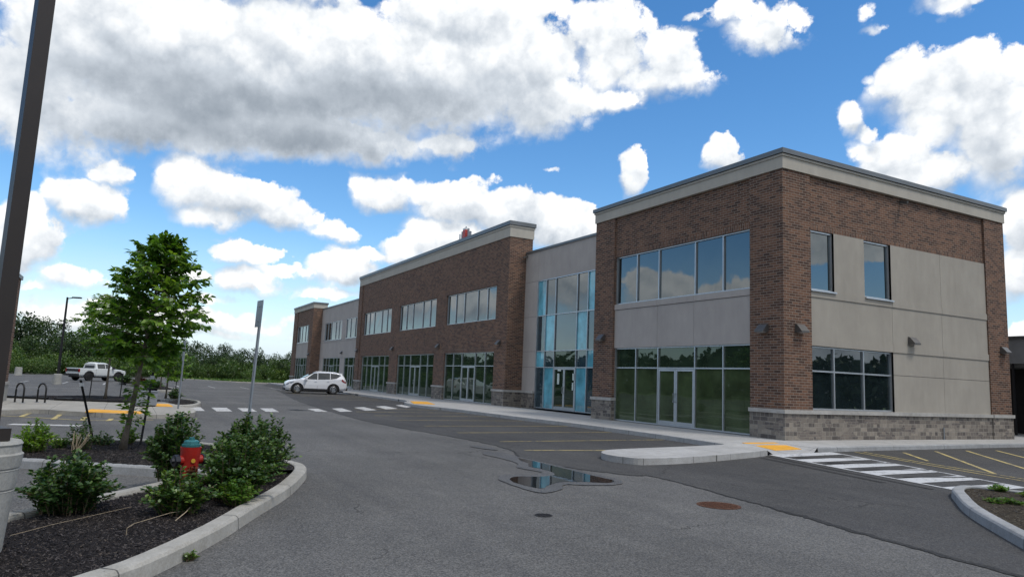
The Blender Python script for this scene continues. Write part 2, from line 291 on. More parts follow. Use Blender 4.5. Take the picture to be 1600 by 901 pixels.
def m_leaf(name, c1, c2, c3, trans=.35):
    m_ = bpy.data.materials.new(name); m_.use_nodes = True; nt = m_.node_tree; nt.nodes.clear()
    g = nd(nt, 'ShaderNodeNewGeometry'); r = g.outputs['Random Per Island']; oi = nd(nt, 'ShaderNodeObjectInfo').outputs['Random']
    n = noise(nt, g.outputs['Position'], .8, 3, .6)
    c = mixc(nt, r, c4(c1), c4(c2)); c = mixc(nt, sstep(nt, mth(nt, 'ADD', mth(nt, 'MULTIPLY', r, .5), n), .72, 1.05), c, c4(c3))
    c = mixc(nt, 1., c, mixc(nt, oi, (.75, .8, .8, 1), (1.2, 1.15, 1.0, 1)), 'MULTIPLY')
    df = nd(nt, 'ShaderNodeBsdfDiffuse'); tr = nd(nt, 'ShaderNodeBsdfTranslucent'); gl = nd(nt, 'ShaderNodeBsdfGlossy'); gl.inputs['Roughness'].default_value = .42; gl.inputs['Color'].default_value = (.8, .85, .8, 1)
    nt.links.new(c, df.inputs[0]); nt.links.new(mixc(nt, 1., c, (1.5, 1.5, .7, 1), 'MULTIPLY'), tr.inputs[0])
    a = nd(nt, 'ShaderNodeMixShader'); a.inputs[0].default_value = trans; nt.links.new(df.outputs[0], a.inputs[1]); nt.links.new(tr.outputs[0], a.inputs[2])
    b2 = nd(nt, 'ShaderNodeMixShader'); b2.inputs[0].default_value = .05; nt.links.new(a.outputs[0], b2.inputs[1]); nt.links.new(gl.outputs[0], b2.inputs[2])
    o = nd(nt, 'ShaderNodeOutputMaterial'); nt.links.new(b2.outputs[0], o.inputs[0])
    return m_

def m_paint(name, col, wear):
    m_, nt, b = mat(name); P = objco(nt)
    n = noise(nt, P, 9, 8, .75); n2 = noise(nt, P, 1.2, 4, .6)
    k = sstep(nt, mth(nt, 'ADD', mth(nt, 'MULTIPLY', n, .7), mth(nt, 'MULTIPLY', n2, .3)), wear, wear + .1)
    c = mixc(nt, k, c4(col), (.11, .11, .112, 1))
    nt.links.new(c, b.inputs['Base Color']); b.inputs['Roughness'].default_value = .8
    bump(nt, noise(nt, P, 70, 3), .4, .005, b)
    return m_

def m_mulch(name, a, b_, c_):
    m_, nt, b = mat(name); P = objco(nt)
    v = nd(nt, 'ShaderNodeTexVoronoi'); v.inputs['Scale'].default_value = 34
    nt.links.new(vm(nt, 'ADD', vm(nt, 'MULTIPLY', P, (1, 1.7, 1)), vm(nt, 'MULTIPLY', nd_color(nt, P, 6), (.12, .12, 0))), v.inputs['Vector'])
    sp = nd(nt, 'ShaderNodeSeparateColor'); nt.links.new(v.outputs['Color'], sp.inputs[0])
    c = mixc(nt, sp.outputs[0], c4(a), c4(b_)); c = mixc(nt, sstep(nt, sp.outputs[1], .93, .97), c, c4(c_))
    nt.links.new(c, b.inputs['Base Color']); b.inputs['Roughness'].default_value = .95; b.inputs['Specular IOR Level'].default_value = .15
    bump(nt, mth(nt, 'ADD', mth(nt, 'MULTIPLY', v.outputs['Distance'], -1.5), noise(nt, P, 30, 5, .8)), 1., .03, b)
    return m_

M = {}
M['brick'] = m_brick('brick'); M['soldier'] = m_brick('soldier_brick', True)
M['stone'] = m_stone('ledge_stone')
M['stucco'] = m_stucco('stucco', (.355, .33, .288)); M['stucco_mauve'] = m_stucco('stucco_grey', (.40, .368, .345)); M['fascia'] = m_stucco('fascia', (.43, .405, .355))
M['cap'] = m_concrete('limestone_cap', (.42, .41, .39), None)
M['flash'] = m_plain('flashing', (.15, .16, .165), .45, .5, .1, 1.5)
M['alu'] = m_plain('aluminium', (.48, .50, .52), .38, .75, .08, 2)
M['groove'] = m_plain('groove', (.09, .088, .085), .9)
M['glass'] = m_glass('glass')
M['glass_low'] = m_glass('storefront_glass', (.022, .036, .022), 0, 1.8, (.72, .82, .78))
M['glass_teal'] = m_glass('teal_glass', (.13, .40, .50), 0, 1.7)
M['glass_paper'] = m_glass('papered_glass', (.050, .070, .034), 0, 1.7, (.72, .82, .78))
M['glass_slate'] = m_glass('slate_glass', (.03, .055, .07), 0, 2.0)
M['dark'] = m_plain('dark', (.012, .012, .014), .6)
M['roof'] = m_plain('roof', (.12, .12, .12), .9)
M['bronze'] = m_plain('bronze_paint', (.030, .024, .021), .45, .3, .1, 2)
M['light_case'] = m_plain('light_case', (.11, .105, .10), .4, .4)
M['asphalt'] = m_asphalt('asphalt', (.125, .124, .122), (.19, .187, .18))
M['asphalt_new'] = m_asphalt('asphalt_new', (.072, .071, .071), (.112, .110, .108), True, .22)
M['seam'] = m_asphalt('seam', (.03, .03, .03), (.06, .06, .06), False)
M['walk'] = m_concrete('sidewalk_concrete', (.40, .40, .395), {0: (1.52, .2), 1: (1.6, .35)}, stain=.12)
M['walk_warm'] = m_concrete('warm_concrete', (.36, .345, .31), {0: (1.6, .2), 1: (1.6, .1)})
M['kerb'] = m_concrete('kerb_concrete', (.38, .37, .34), None)
M['kerb_grey'] = m_concrete('kerb_concrete_grey', (.33, .34, .35), None)
M['base_conc'] = m_concrete('cast_concrete', (.36, .36, .34), None)
M['white_paint'] = m_paint('white_paint', (.50, .51, .52), .515)
M['white_worn'] = m_paint('white_paint_worn', (.50, .50, .49), .50)
M['yellow_paint'] = m_paint('yellow_paint', (.50, .40, .15), .485)
M['tactile'] = m_plain('tactile_yellow', (.72, .36, .035), .7, 0, .1, 3, .4)
M['mulch'] = m_mulch('mulch', (.010, .009, .010), (.045, .038, .036), (.14, .115, .095))
M['mulch_brown'] = m_mulch('mulch_brown', (.035, .028, .020), (.12, .10, .075), (.2, .18, .14))
M['chip'] = m_plain('chip', (.045, .038, .036), .9, 0, .6, 9)
M['grass'] = m_plain('grass', (.09, .135, .035), .95, 0, .35, .6)
M['bark'] = m_plain('bark', (.15, .125, .095), .95, 0, .3, 18, .8)
M['bark_dark'] = m_plain('bark_dark', (.06, .05, .04), .95, 0, .3, 8, .5)
M['stem'] = m_plain('stem', (.12, .085, .05), .9, 0, .3, 20)
M['dry'] = m_plain('dry_stem', (.36, .29, .2), .9, 0, .25, 20)
M['leaf_tree'] = m_leaf('leaf_tree', (.04, .11, .014), (.095, .20, .026), (.18, .30, .04), .45)
M['leaf_lime'] = m_leaf('leaf_lime', (.07, .16, .02), (.13, .25, .03), (.21, .34, .04), .45)
M['leaf_shrub'] = m_leaf('leaf_shrub', (.020, .058, .018), (.055, .12, .028), (.12, .20, .04), .3)
M['leaf_red'] = m_leaf('leaf_red', (.09, .02, .012), (.15, .045, .02), (.12, .06, .02), .25)
M['leaf_weed'] = m_leaf('leaf_weed', (.05, .13, .02), (.10, .20, .035), (.2, .26, .05))
M['leaf_far'] = m_leaf('leaf_far', (.014, .034, .010), (.030, .064, .015), (.065, .115, .024), .25)
M['leaf_wood'] = m_leaf('leaf_wood', (.010, .024, .008), (.020, .042, .012), (.03, .055, .014), .15)
M['leaf_far_b'] = m_leaf('leaf_far_b', (.035, .085, .016), (.075, .14, .028), (.13, .19, .04), .3)
M['galv'] = m_plain('galvanised', (.30, .33, .36), .45, .7, .1, 5)
M['sign_back'] = m_plain('sign_back', (.34, .37, .40), .4, .6, .06, 5)
M['black'] = m_plain('black_steel', (.012, .012, .012), .45, .2)
M['hyd_red'] = m_plain('hydrant_red', (.34, .018, .012), .4, 0, .25, 6)
M['hyd_teal'] = m_plain('hydrant_teal', (.02, .13, .14), .45, 0, .2, 8)
M['hyd_black'] = m_plain('hydrant_black', (.015, .016, .02), .4)
M['hyd_yellow'] = m_plain('hydrant_yellow', (.6, .35, .04), .5)
M['rust'] = m_plain('rusty_iron', (.10, .042, .022), .85, .3, .4, 25, .6)
M['iron'] = m_plain('iron', (.035, .035, .037), .7, .5, .3, 25, .5)
M['white'] = m_plain('white_plastic', (.7, .7, .7), .5)
M['paper'] = m_plain('paper', (.55, .62, .58), .8)
M['grey_box'] = m_plain('grey_box', (.22, .235, .26), .5, .2)
M['red_mast'] = m_plain('red_mast', (.45, .05, .04), .5)
M['grey_wall'] = m_plain('grey_wall', (.19, .195, .20), .8)
def m_car(name, col):
    m_, nt, b = mat(name); b.inputs['Base Color'].default_value = c4(col); b.inputs['Roughness'].default_value = .32
    b.inputs['Coat Weight'].default_value = 1; b.inputs['Coat Roughness'].default_value = .06; return m_
M['car_white'] = m_car('car_white', (.72, .74, .78)); M['truck_white'] = m_car('truck_white', (.66, .69, .69))
M['car_glass'] = m_glass('car_glass', (.010, .011, .013), 0, 1.7)
M['tyre'] = m_plain('tyre', (.013, .013, .014), .8); M['rim'] = m_plain('rim', (.42, .43, .45), .3, .8)
M['trim'] = m_plain('trim', (.016, .016, .018), .6); M['lamp_red'] = m_plain('lamp_red', (.22, .01, .012), .25); M['lamp_clear'] = m_plain('lamp_clear', (.28, .33, .42), .12, .4)
M['sign_grey'] = m_plain('sheet_grey', (.3, .3, .3), .5)
def m_puddle():
    m_, nt, b = mat('water'); P = objco(nt)
    b.inputs['Base Color'].default_value = (.012, .012, .012, 1); b.inputs['Roughness'].default_value = .02; b.inputs['IOR'].default_value = 1.4
    b.inputs['Specular IOR Level'].default_value = .9
    bump(nt, noise(nt, P, 3, 2), .03, .01, b); return m_
M['water'] = m_puddle()
m_, nt, b = mat('damp'); 
M['damp'] = m_asphalt('damp_asphalt', (.104, .103, .102), (.165, .163, .16), False)
for n_ in M['damp'].node_tree.nodes:
    if n_.type == 'BSDF_PRINCIPLED':
        for l in list(n_.inputs['Roughness'].links): M['damp'].node_tree.links.remove(l)
        n_.inputs['Roughness'].default_value = .5

# ------------------------------------------------------------------ mesh helpers
class MB:
    def __init__(s): s.v = []; s.f = []; s.uv = []
    def face(s, pts, uvs=None):
        i = len(s.v); s.v += [tuple(p) for p in pts]; s.f.append(tuple(range(i, i + len(pts))))
        if uvs is None:
            a, b_, c_ = Vector(pts[0]), Vector(pts[1]), Vector(pts[2]); n = (b_ - a).cross(c_ - a)
            ax = max(range(3), key=lambda k: abs(n[k]))
            uvs = [(p[1], p[2]) if ax == 0 else (p[0], p[2]) if ax == 1 else (p[0], p[1]) for p in pts]
        s.uv += uvs
    def box(s, x0, x1, y0, y1, z0, z1):
        if x1 < x0: x0, x1 = x1, x0
        if y1 < y0: y0, y1 = y1, y0
        A = [(x0, y0, z0), (x1, y0, z0), (x1, y1, z0), (x0, y1, z0), (x0, y0, z1), (x1, y0, z1), (x1, y1, z1), (x0, y1, z1)]
        for q in ((0, 3, 2, 1), (4, 5, 6, 7), (0, 1, 5, 4), (1, 2, 6, 5), (2, 3, 7, 6), (3, 0, 4, 7)): s.face([A[k] for k in q])
        return s
    def obox(s, c, dx, dy, dz, hx, hy, hz):
        c = Vector(c); dx, dy, dz = Vector(dx).normalized(), Vector(dy).normalized(), Vector(dz).normalized()
        A = [c + dx * (hx * i) + dy * (hy * j) + dz * (hz * k) for k in (-1, 1) for (i, j) in ((-1, -1), (1, -1), (1, 1), (-1, 1))]
        for q in ((0, 3, 2, 1), (4, 5, 6, 7), (0, 1, 5, 4), (1, 2, 6, 5), (2, 3, 7, 6), (3, 0, 4, 7)): s.face([A[k] for k in q])
        return s
    def tube(s, pts, rad, n=8, cap=True):
        pts = [Vector(p) for p in pts]; rad = rad if isinstance(rad, (list, tuple)) else [rad] * len(pts)
        rings = []; up = Vector((0, 0, 1))
        for i, p in enumerate(pts):
            t = (pts[min(i + 1, len(pts) - 1)] - pts[max(i - 1, 0)]).normalized()
            a = t.cross(up)
            if a.length < .05: a = t.cross(Vector((1, 0, 0)))
            a.normalize(); b_ = t.cross(a)
            i0 = len(s.v)
            for k in range(n):
                th = 2 * math.pi * k / n; s.v.append(tuple(p + (a * math.cos(th) + b_ * math.sin(th)) * rad[i]))
            rings.append(i0)
        for i in range(len(rings) - 1):
            for k in range(n):
                s.f.append((rings[i] + k, rings[i] + (k + 1) % n, rings[i + 1] + (k + 1) % n, rings[i + 1] + k)); s.uv += [(k / n, i), ((k + 1) / n, i), ((k + 1) / n, i + 1), (k / n, i + 1)]
        if cap:
            for r, fl in ((rings[0], True), (rings[-1], False)):
                f = [r + k for k in range(n)]
                s.f.append(tuple(reversed(f)) if fl else tuple(f)); s.uv += [(0, 0)] * n
        return s
    def lathe(s, prof, c=(0, 0, 0), n=24, axis='z'):
        c = Vector(c); i0 = len(s.v)
        for (r, z) in prof:
            for k in range(n):
                th = 2 * math.pi * k / n; a, b_ = r * math.cos(th), r * math.sin(th)
                p = (a, b_, z) if axis == 'z' else (z, a, b_) if axis == 'x' else (a, z, b_)
                s.v.append(tuple(c + Vector(p)))
        for i in range(len(prof) - 1):
            for k in range(n):
                s.f.append((i0 + i * n + k, i0 + i * n + (k + 1) % n, i0 + (i + 1) * n + (k + 1) % n, i0 + (i + 1) * n + k)); s.uv += [(0, 0)] * 4
        for i, fl in ((0, True), (len(prof) - 1, False)):
            f = [i0 + i * n + k for k in range(n)]; s.f.append(tuple(reversed(f)) if fl else tuple(f)); s.uv += [(0, 0)] * n
        return s
    def build(s, name, mtl, parent=None, loc=(0, 0, 0), smooth=False, bev=0):
        me = bpy.data.meshes.new(name); me.from_pydata(s.v, [], s.f)
        if len(s.uv) == sum(len(f) for f in s.f):
            ul = me.uv_layers.new(name='UVMap'); ul.data.foreach_set('uv', np.array(s.uv, dtype=np.float32).ravel())
        me.materials.append(mtl if not isinstance(mtl, str) else M[mtl]); me.update()
        if smooth: me.polygons.foreach_set('use_smooth', [True] * len(me.polygons))
        o = bpy.data.objects.new(name, me); COL.objects.link(o); o.location = loc
        if parent is not None: o.parent = parent
        if bev:
            b_ = o.modifiers.new('bevel', 'BEVEL'); b_.width = bev; b_.segments = 2; b_.limit_method = 'ANGLE'
        return o

def tag(o, label=None, cat=None, group=None, kind=None):
    if label: o['label'] = label
    if cat: o['category'] = cat
    if group: o['group'] = group
    if kind: o['kind'] = kind
    return o
def empty(name, loc=(0, 0, 0), rz=0., label=None, cat=None, group=None):
    o = bpy.data.objects.new(name, None); COL.objects.link(o); o.location = loc; o.rotation_euler = (0, 0, rz); o.empty_display_size = .2
    return tag(o, label, cat, group)
def copy_tree(o, parent=None):
    c = o.copy(); COL.objects.link(c); c.parent = parent
    for ch in KIDS(o): copy_tree(ch, c)
    return c
def KIDS(o): return [x for x in COL.objects if x.parent == o]
def ground_sheet(name, pts, z, mtl, **kw):
    mb = MB(); bm = bmesh.new(); vv = [bm.verts.new((x, y, z)) for x, y in pts]; f = bm.faces.new(vv); bm.normal_update()
    if f.normal.z < 0: f.normal_flip()
    bmesh.ops.triangulate(bm, faces=bm.faces[:]); me = bpy.data.meshes.new(name); bm.to_mesh(me); bm.free(); me.materials.append(M[mtl])
    o = bpy.data.objects.new(name, me); COL.objects.link(o)
    for k, v in kw.items(): o[k] = v
    return o
def prism(mb, pts, z0, z1):
    """closed slab from a plan polygon (list of xy)"""
    bm = bmesh.new(); vv = [bm.verts.new((x, y, z1)) for x, y in pts]; f = bm.faces.new(vv); bm.normal_update()
    if f.normal.z < 0: f.normal_flip(); pts = list(reversed(pts))
    bmesh.ops.triangulate(bm, faces=bm.faces[:])
    for t in bm.faces: mb.face([v.co[:] for v in t.verts])
    bm.free(); n = len(pts)
    for i in range(n):
        a, b_ = pts[i], pts[(i + 1) % n]; mb.face([(a[0], a[1], z0), (b_[0], b_[1], z0), (b_[0], b_[1], z1), (a[0], a[1], z1)])
    return mb
def smooth_line(pts, k=6, closed=False):
    P = [Vector((p[0], p[1])) for p in pts]; out = []; n = len(P)
    rng = range(n if closed else n - 1)
    for i in rng:
        p0 = P[(i - 1) % n] if closed or i > 0 else P[0]; p1 = P[i]; p2 = P[(i + 1) % n]; p3 = P[(i + 2) % n] if closed or i + 2 < n else P[-1]
        for j in range(k):
            t = j / k
            out.append(tuple(.5 * ((2 * p1) + (-p0 + p2) * t + (2 * p0 - 5 * p1 + 4 * p2 - p3) * t * t + (-p0 + 3 * p1 - 3 * p2 + p3) * t ** 3)))
    if not closed: out.append(tuple(P[-1]))
    return out
def kerb(name, line, w=.2, h=.15, mtl='kerb', side=1, joint=2.4, closed=False):
    """kerb swept along the outer foot line; side=1: body lies to the left of the line"""
    P = [Vector((p[0], p[1], 0)) for p in line]; n = len(P); mb = MB(); rings = []
    prof = [(0, -.02), (.012, h - .03), (.035, h - .004), (.06, h), (w - .02, h), (w, h - .015), (w, -.02)]
    acc = 0; rnd = random.Random(3)
    for i in range(n):
        a = P[(i - 1) % n] if closed or i else P[0]; b_ = P[(i + 1) % n] if closed or i < n - 1 else P[-1]
        t = (b_ - a).normalized(); nn = Vector((-t.y, t.x, 0)) * side
        i0 = len(mb.v)
        for (u, z) in prof: mb.v.append(tuple(P[i] + nn * u + Vector((0, 0, z + rnd.uniform(-.002, .002)))))
        rings.append(i0)
    m_ = len(prof)
    for i in range(n if closed else n - 1):
        for k in range(m_ - 1):
            q = (rings[i] + k, rings[(i + 1) % n] + k, rings[(i + 1) % n] + k + 1, rings[i] + k + 1)
            mb.f.append(q if side < 0 else tuple(reversed(q))); mb.uv += [(0, 0)] * 4
    o = mb.build(name, mtl); o['kind'] = 'structure'
    # saw-cut joints, thin dark slits standing on the kerb face
    L = 0; jb = MB(); nxt = .9
    for i in range(n - 1):
        d = (P[i + 1] - P[i]).length
        while L + d > nxt:
            t = (P[i + 1] - P[i]).normalized(); nn = Vector((-t.y, t.x, 0)) * side; q = P[i] + t * (nxt - L)
            for (u0, z0), (u1, z1) in zip([(-.002, 0), (.01, h - .028), (.034, h - .001)], [(.01, h - .028), (.034, h - .001), (.06, h + .003)]):
                jb.face([q + nn * u0 + Vector((0, 0, z0)) - t * .006, q + nn * u0 + Vector((0, 0, z0)) + t * .006, q + nn * u1 + Vector((0, 0, z1)) + t * .006, q + nn * u1 + Vector((0, 0, z1)) - t * .006])
            jb.face([q + nn * .06 + Vector((0, 0, h + .003)) - t * .006, q + nn * .06 + Vector((0, 0, h + .003)) + t * .006, q + nn * (w - .01) + Vector((0, 0, h + .003)) + t * .006, q + nn * (w - .01) + Vector((0, 0, h + .003)) - t * .006])
            nxt += joint
        L += d
    if jb.f: jb.build('kerb_joint', 'groove', o)
    return o

# ------------------------------------------------------------------ ground, lot, roads
g = MB(); g.face([(-700, -700, -.03), (700, -700, -.03), (700, 700, -.03), (-700, 700, -.03)]); tag(g.build('ground', 'grass'), kind='structure')
lot = [(60, -75), (60, 60), (2, 60), (-2, 14), (-60, 14), (-72, 3), (-80, -1.5), (-82, -7), (-84.6, -9), (-122, -26.5), (-160, -44), (-200, -75)]
ground_sheet('parking_lot', lot, 0, 'asphalt', kind='structure')
random.seed(11)
edge = []
ctl = [(-68, -6.0), (-58.5, -6.3), (-48, -7.8), (-40.5, -8.7), (-28.3, -10.2), (-17.5, -11.0), (-10.7, -11.35), (-6.6, -11.15), (-3.6, -10.75), (-1.2, -10.55), (.7, -10.75), (2.1, -11.3), (3.6, -11.33), (5.3, -10.6), (5.65, -10.21), (8.06, -10.55), (9.65, -10.79), (11, -11.07), (12.7, -11.32), (16, -11.8), (26, -12.6)]
for p in smooth_line(ctl, 14): edge.append((p[0] + random.uniform(-.05, .05), p[1] + random.uniform(-.035, .035)))
ground_sheet('new_asphalt', edge + [(26, 30), (2.2, 30), (1.2, 13.95), (1.6, 5), (1.6, -2), (-20, -2), (-86, -2)], .004, 'asphalt_new', kind='structure')
sm = MB()
for i in range(len(edge) - 1):
    if edge[i][0] < -30: continue
    w_ = .02 + .025 * random.random() + (.05 if edge[i][0] > 9 else 0)
    a, b_ = edge[i], edge[i + 1]; sm.face([(a[0], a[1] - w_, .0075), (b_[0], b_[1] - w_, .0075), (b_[0], b_[1] + w_ * .4, .0075), (a[0], a[1] + w_ * .4, .0075)])
tag(sm.build('asphalt_seam', 'seam'), kind='structure')
def jit(L, a):
    r = random.Random(5); return [(x + r.uniform(-a, a), y + r.uniform(-a, a)) for x, y in L]
# wet patch and puddle in the gutter between the two pavings
wet = [(1.0, -11.5), (1.33, -11.3), (1.7, -11.3), (2.5, -11.32), (3.6, -11.28), (4.7, -11.30), (5.4, -11.25), (6.1, -11.35), (6.4, -11.8), (6.3, -12.3), (6.15, -12.65), (6.6, -13.0), (6.85, -13.5), (6.2, -13.6), (5.3, -13.5), (4.8, -13.1), (4.95, -12.6), (4.6, -12.2), (3.9, -12.35), (3.3, -12.0), (2.4, -11.9), (1.6, -11.95), (1.1, -11.75)]
tag(ground_sheet('damp_stain', jit(smooth_line(wet, 4, True), .018), .012, 'damp'), kind='structure')
pud = [(2.4, -11.45), (3.5, -11.42), (4.7, -11.43), (5.4, -11.45), (5.95, -11.45), (6.15, -11.75), (5.95, -12.15), (5.9, -12.6), (6.2, -13.0), (6.45, -13.3), (6.0, -13.42), (5.45, -13.35), (5.1, -13.0), (5.2, -12.6), (5.1, -12.25), (4.75, -12.0), (4.2, -11.95), (3.8, -12.0), (3.3, -11.75), (2.8, -11.65)]
tag(ground_sheet('puddle', jit(smooth_line(pud, 4, True), .012), .016, 'water'), kind='structure')
tag(ground_sheet('damp_stain', smooth_line([(-.26, -11.1), (.4, -11.0), (.6, -11.2), (-.1, -11.45), (-.5, -11.3)], 4, True), .0135, 'damp'), kind='structure')
# far kerb of the lot
kerb('far_kerb', [(-200, -62), (-160, -44), (-122, -26.5), (-84.6, -9), (-82, -7), (-80, -1.5), (-72, 3)], .3, .15, 'kerb', 1, 1000)

# sidewalk along the shops
wf = smooth_line([(-90, -3.1), (-70, -3.1), (-52, -3.05), (-43.6, -2.8), (-34.2, -2.68), (-29.2, -2.85), (-27.2, -3.4), (-25.2, -4.3), (-22.7, -4.68), (-20.5, -4.6), (-18.5, -4.2), (-15, -4.0), (-11.7, -3.85), (-7.4, -3.45), (-4.5, -3.42), (-2, -3.45), (.5, -3.7)], 4)
w = MB(); prism(w, wf + [(1.0, -3.7), (1.0, -1.1), (1.0, 14), (-3, 14), (-3, 1.2), (-88, 2.5), (-90, 2.5)], -.02, .147)
tag(w.build('sidewalk', 'walk'), kind='structure')
kerb('sidewalk_kerb', wf, .17, .15, 'kerb_grey', 1, 3)
kerb('side_kerb', smooth_line([(2.12, -1.05), (2.1, .5), (1.95, 3), (1.65, 11.4), (1.5, 16), (1.5, 30)], 4), .17, .15, 'kerb_grey', 1, 3)
w = MB(); prism(w, [(1.0, -1.1), (1.97, -1.06), (1.95, .5), (1.8, 3), (1.5, 11.4), (1.35, 16), (1.35, 30), (-6, 30), (-6, 14), (1.0, 14)], -.02, .147); tag(w.build('side_sidewalk', 'walk'), kind='structure')
# raised nose that closes the row of stalls
nose_l = smooth_line([(1.0, -3.72), (1.2, -4.2), (1.6, -6), (2.0, -8.3), (2.35, -9.1), (2.95, -9.5), (3.6, -9.45), (3.98, -9.0), (3.75, -7.2), (3.1, -4.9), (2.75, -3.9)], 6)
w = MB(); prism(w, nose_l + [(2.6, -3.72)], -.02, .15); o = w.build('kerb_nose', 'walk', bev=.02); tag(o, kind='structure')
# dropped kerb
r = MB(); I = [(1.0, -3.71, .1485), (1.0, -1.1, .1485), (2.3, -1.45, .012), (2.55, -3.45, .012)]
r.face([I[0], I[3], I[2], I[1]]); r.face([I[0], (2.6, -3.72, .149), I[3]]); r.face([(2.6, -3.72, .149), (2.75, -3.9, .149), I[3]]); r.face([I[1], I[2], (2.12, -1.06, .149)])
tag(r.build('curb_ramp', 'walk'), kind='structure')

# painted marks
def stripe(mb, a, b_, w_, z=.0105):
    a, b_ = Vector((a[0], a[1], 0)), Vector((b_[0], b_[1], 0)); t = (b_ - a).normalized(); n = Vector((-t.y, t.x, 0)) * w_ / 2; Z = Vector((0, 0, z))
    mb.face([a - n + Z, b_ - n + Z, b_ + n + Z, a + n + Z])
pl_ = MB()
for i, (xk, yk) in enumerate([(-16.54, -4.1), (-13.75, -4.0), (-10.87, -3.85), (-7.8, -3.55), (-4.9, -3.5), (-1.9, -3.55)]):
    stripe(pl_, (xk, yk), (xk + .35, -9.9), .075)
stripe(pl_, (1.35, -5.0), (.75, -10.4), .10); 
stripe(pl_, (-19.3, -4.5), (-19.0, -9.2), .09)
for k in range(7): stripe(pl_, (-31 - 2.85 * k, -3.2), (-30.7 - 2.85 * k, -8.2), .09)
tag(pl_.build('stall_lines', 'yellow_paint'), kind='structure')
yl = MB()
for (a, b_) in [((2.66, 2.27), (4.6, .35)), ((2.48, 4.25), (6.99, -.9)), ((2.46, 6.05), (8.6, -.9)), ((2.55, 7.7), (9.8, -.2)), ((2.5, 9.6), (11.5, .5)), ((2.4, 11.5), (13, 1.5))]: stripe(yl, a, b_, .10)
stripe(yl, (2.27, .42), (4.6, -.55), .07, .0125); stripe(yl, (4.6, -.55), (7.0, -1.45), .07, .0125); stripe(yl, (2.35, .75), (4.7, -.25), .07, .0125); stripe(yl, (4.7, -.25), (8.6, -1.55), .07, .0125); stripe(yl, (7.0, -1.45), (11, -2.6), .07, .0125)
tag(yl.build('hatch_lines', 'yellow_paint'), kind='structure')
cw = MB()
nl = lambda u: Vector((2.55 + (8.72 - 2.55) * u, -3.62 + (-5.25 + 3.62) * u, 0)); fl_ = lambda u: Vector((2.2 + (8.72 - 2.2) * u, -.62 + (-3.1 + .62) * u, 0))
for k in range(6):
    u0 = .0 + k * .182; u1 = u0 + .095; Z = Vector((0, 0, .0105)); s_ = .0 if k == 0 else .01
    cw.face([nl(u0) + Z, nl(min(u1, 1)) + Z, fl_(min(u1 + s_, 1)) + Z, fl_(min(u0 + s_, 1)) + Z])
stripe(cw, nl(0)[:2], nl(1.0)[:2], .10, .013); stripe(cw, fl_(0)[:2], fl_(1.0)[:2], .10, .013)
tag(cw.build('crosswalk', 'white_paint'), kind='structure')
tr_ = MB(); stripe(tr_, (2.9, -4.1), (8.3, -5.6), .12, .0095); stripe(tr_, (3.2, -4.6), (7.4, -5.75), .16, .0095)
for k in range(4):
    stripe(tr_, (3.3 + k * 1.2, -3.4 - .3 * k), (3.7 + k * 1.2, -1.3 - .35 * k), .12, .0145)
tag(tr_.build('tyre_marks', 'seam'), kind='structure')
cw = MB()
bars = [[(-17.9, -17.08), (-18.0, -16.48), (-15.0, -16.55), (-14.95, -17.12)], [(-17.85, -16.05), (-17.9, -15.4), (-15, -15.5), (-14.9, -16.12)], [(-17.8, -14.95), (-17.85, -14.35), (-15.0, -14.5), (-15.05, -15.08)], [(-17.95, -13.95), (-18.0, -13.36), (-15.05, -13.6), (-15.1, -14.14)],
        [(-18.1, -11.75), (-18.3, -11.18), (-15.9, -11.3), (-15.8, -11.84)], [(-18.85, -10.38), (-19.35, -9.75), (-16.45, -10.0), (-16.0, -10.7)], [(-20.25, -8.85), (-21.0, -8.1), (-18.05, -8.3), (-17.4, -9.1)], [(-21.95, -7.15), (-22.9, -6.3), (-19.9, -6.55), (-19.1, -7.5)], [(-23.9, -5.3), (-25.0, -4.55), (-22.5, -4.85), (-21.2, -5.6)]]
for q in bars: cw.face([(x, y, .0105) for x, y in q][::-1])
tag(cw.build('crosswalk_bars', 'white_worn'), kind='structure')
lm = MB()
for a, b_ in [((-10.3, -22.3), (-12.3, -22.25)), ((-9.25, -21.36), (-11.7, -21.34)), ((-8.79, -20.58), (-10.4, -20.56)), ((-8.74, -19.88), (-9.75, -19.8))]: stripe(lm, a, b_, .14)
for a, b_ in [((-11.0, -25), (-10.7, -22.9)), ((-10.7, -22.9), (-9.9, -21.8)), ((-9.9, -21.8), (-8.8, -20.5)), ((-8.8, -20.5), (-9.3, -18.6))]: stripe(lm, a, b_, .09, .013)
tag(lm.build('bay_lines', 'yellow_paint'), kind='structure')
wm = MB(); stripe(wm, (-7.1, -22.2), (-6.7, -20.5), .45); tag(wm.build('faded_mark', 'white_worn'), kind='structure')
fl2 = MB()
for k in range(9): stripe(fl2, (-52 - k * .0, -27 + k * 2.9), (-58, -27 + k * 2.9), .12)
stripe(fl2, (-40, -30), (-40, -21), .12)
tag(fl2.build('far_stall_lines', 'white_worn'), kind='structure')

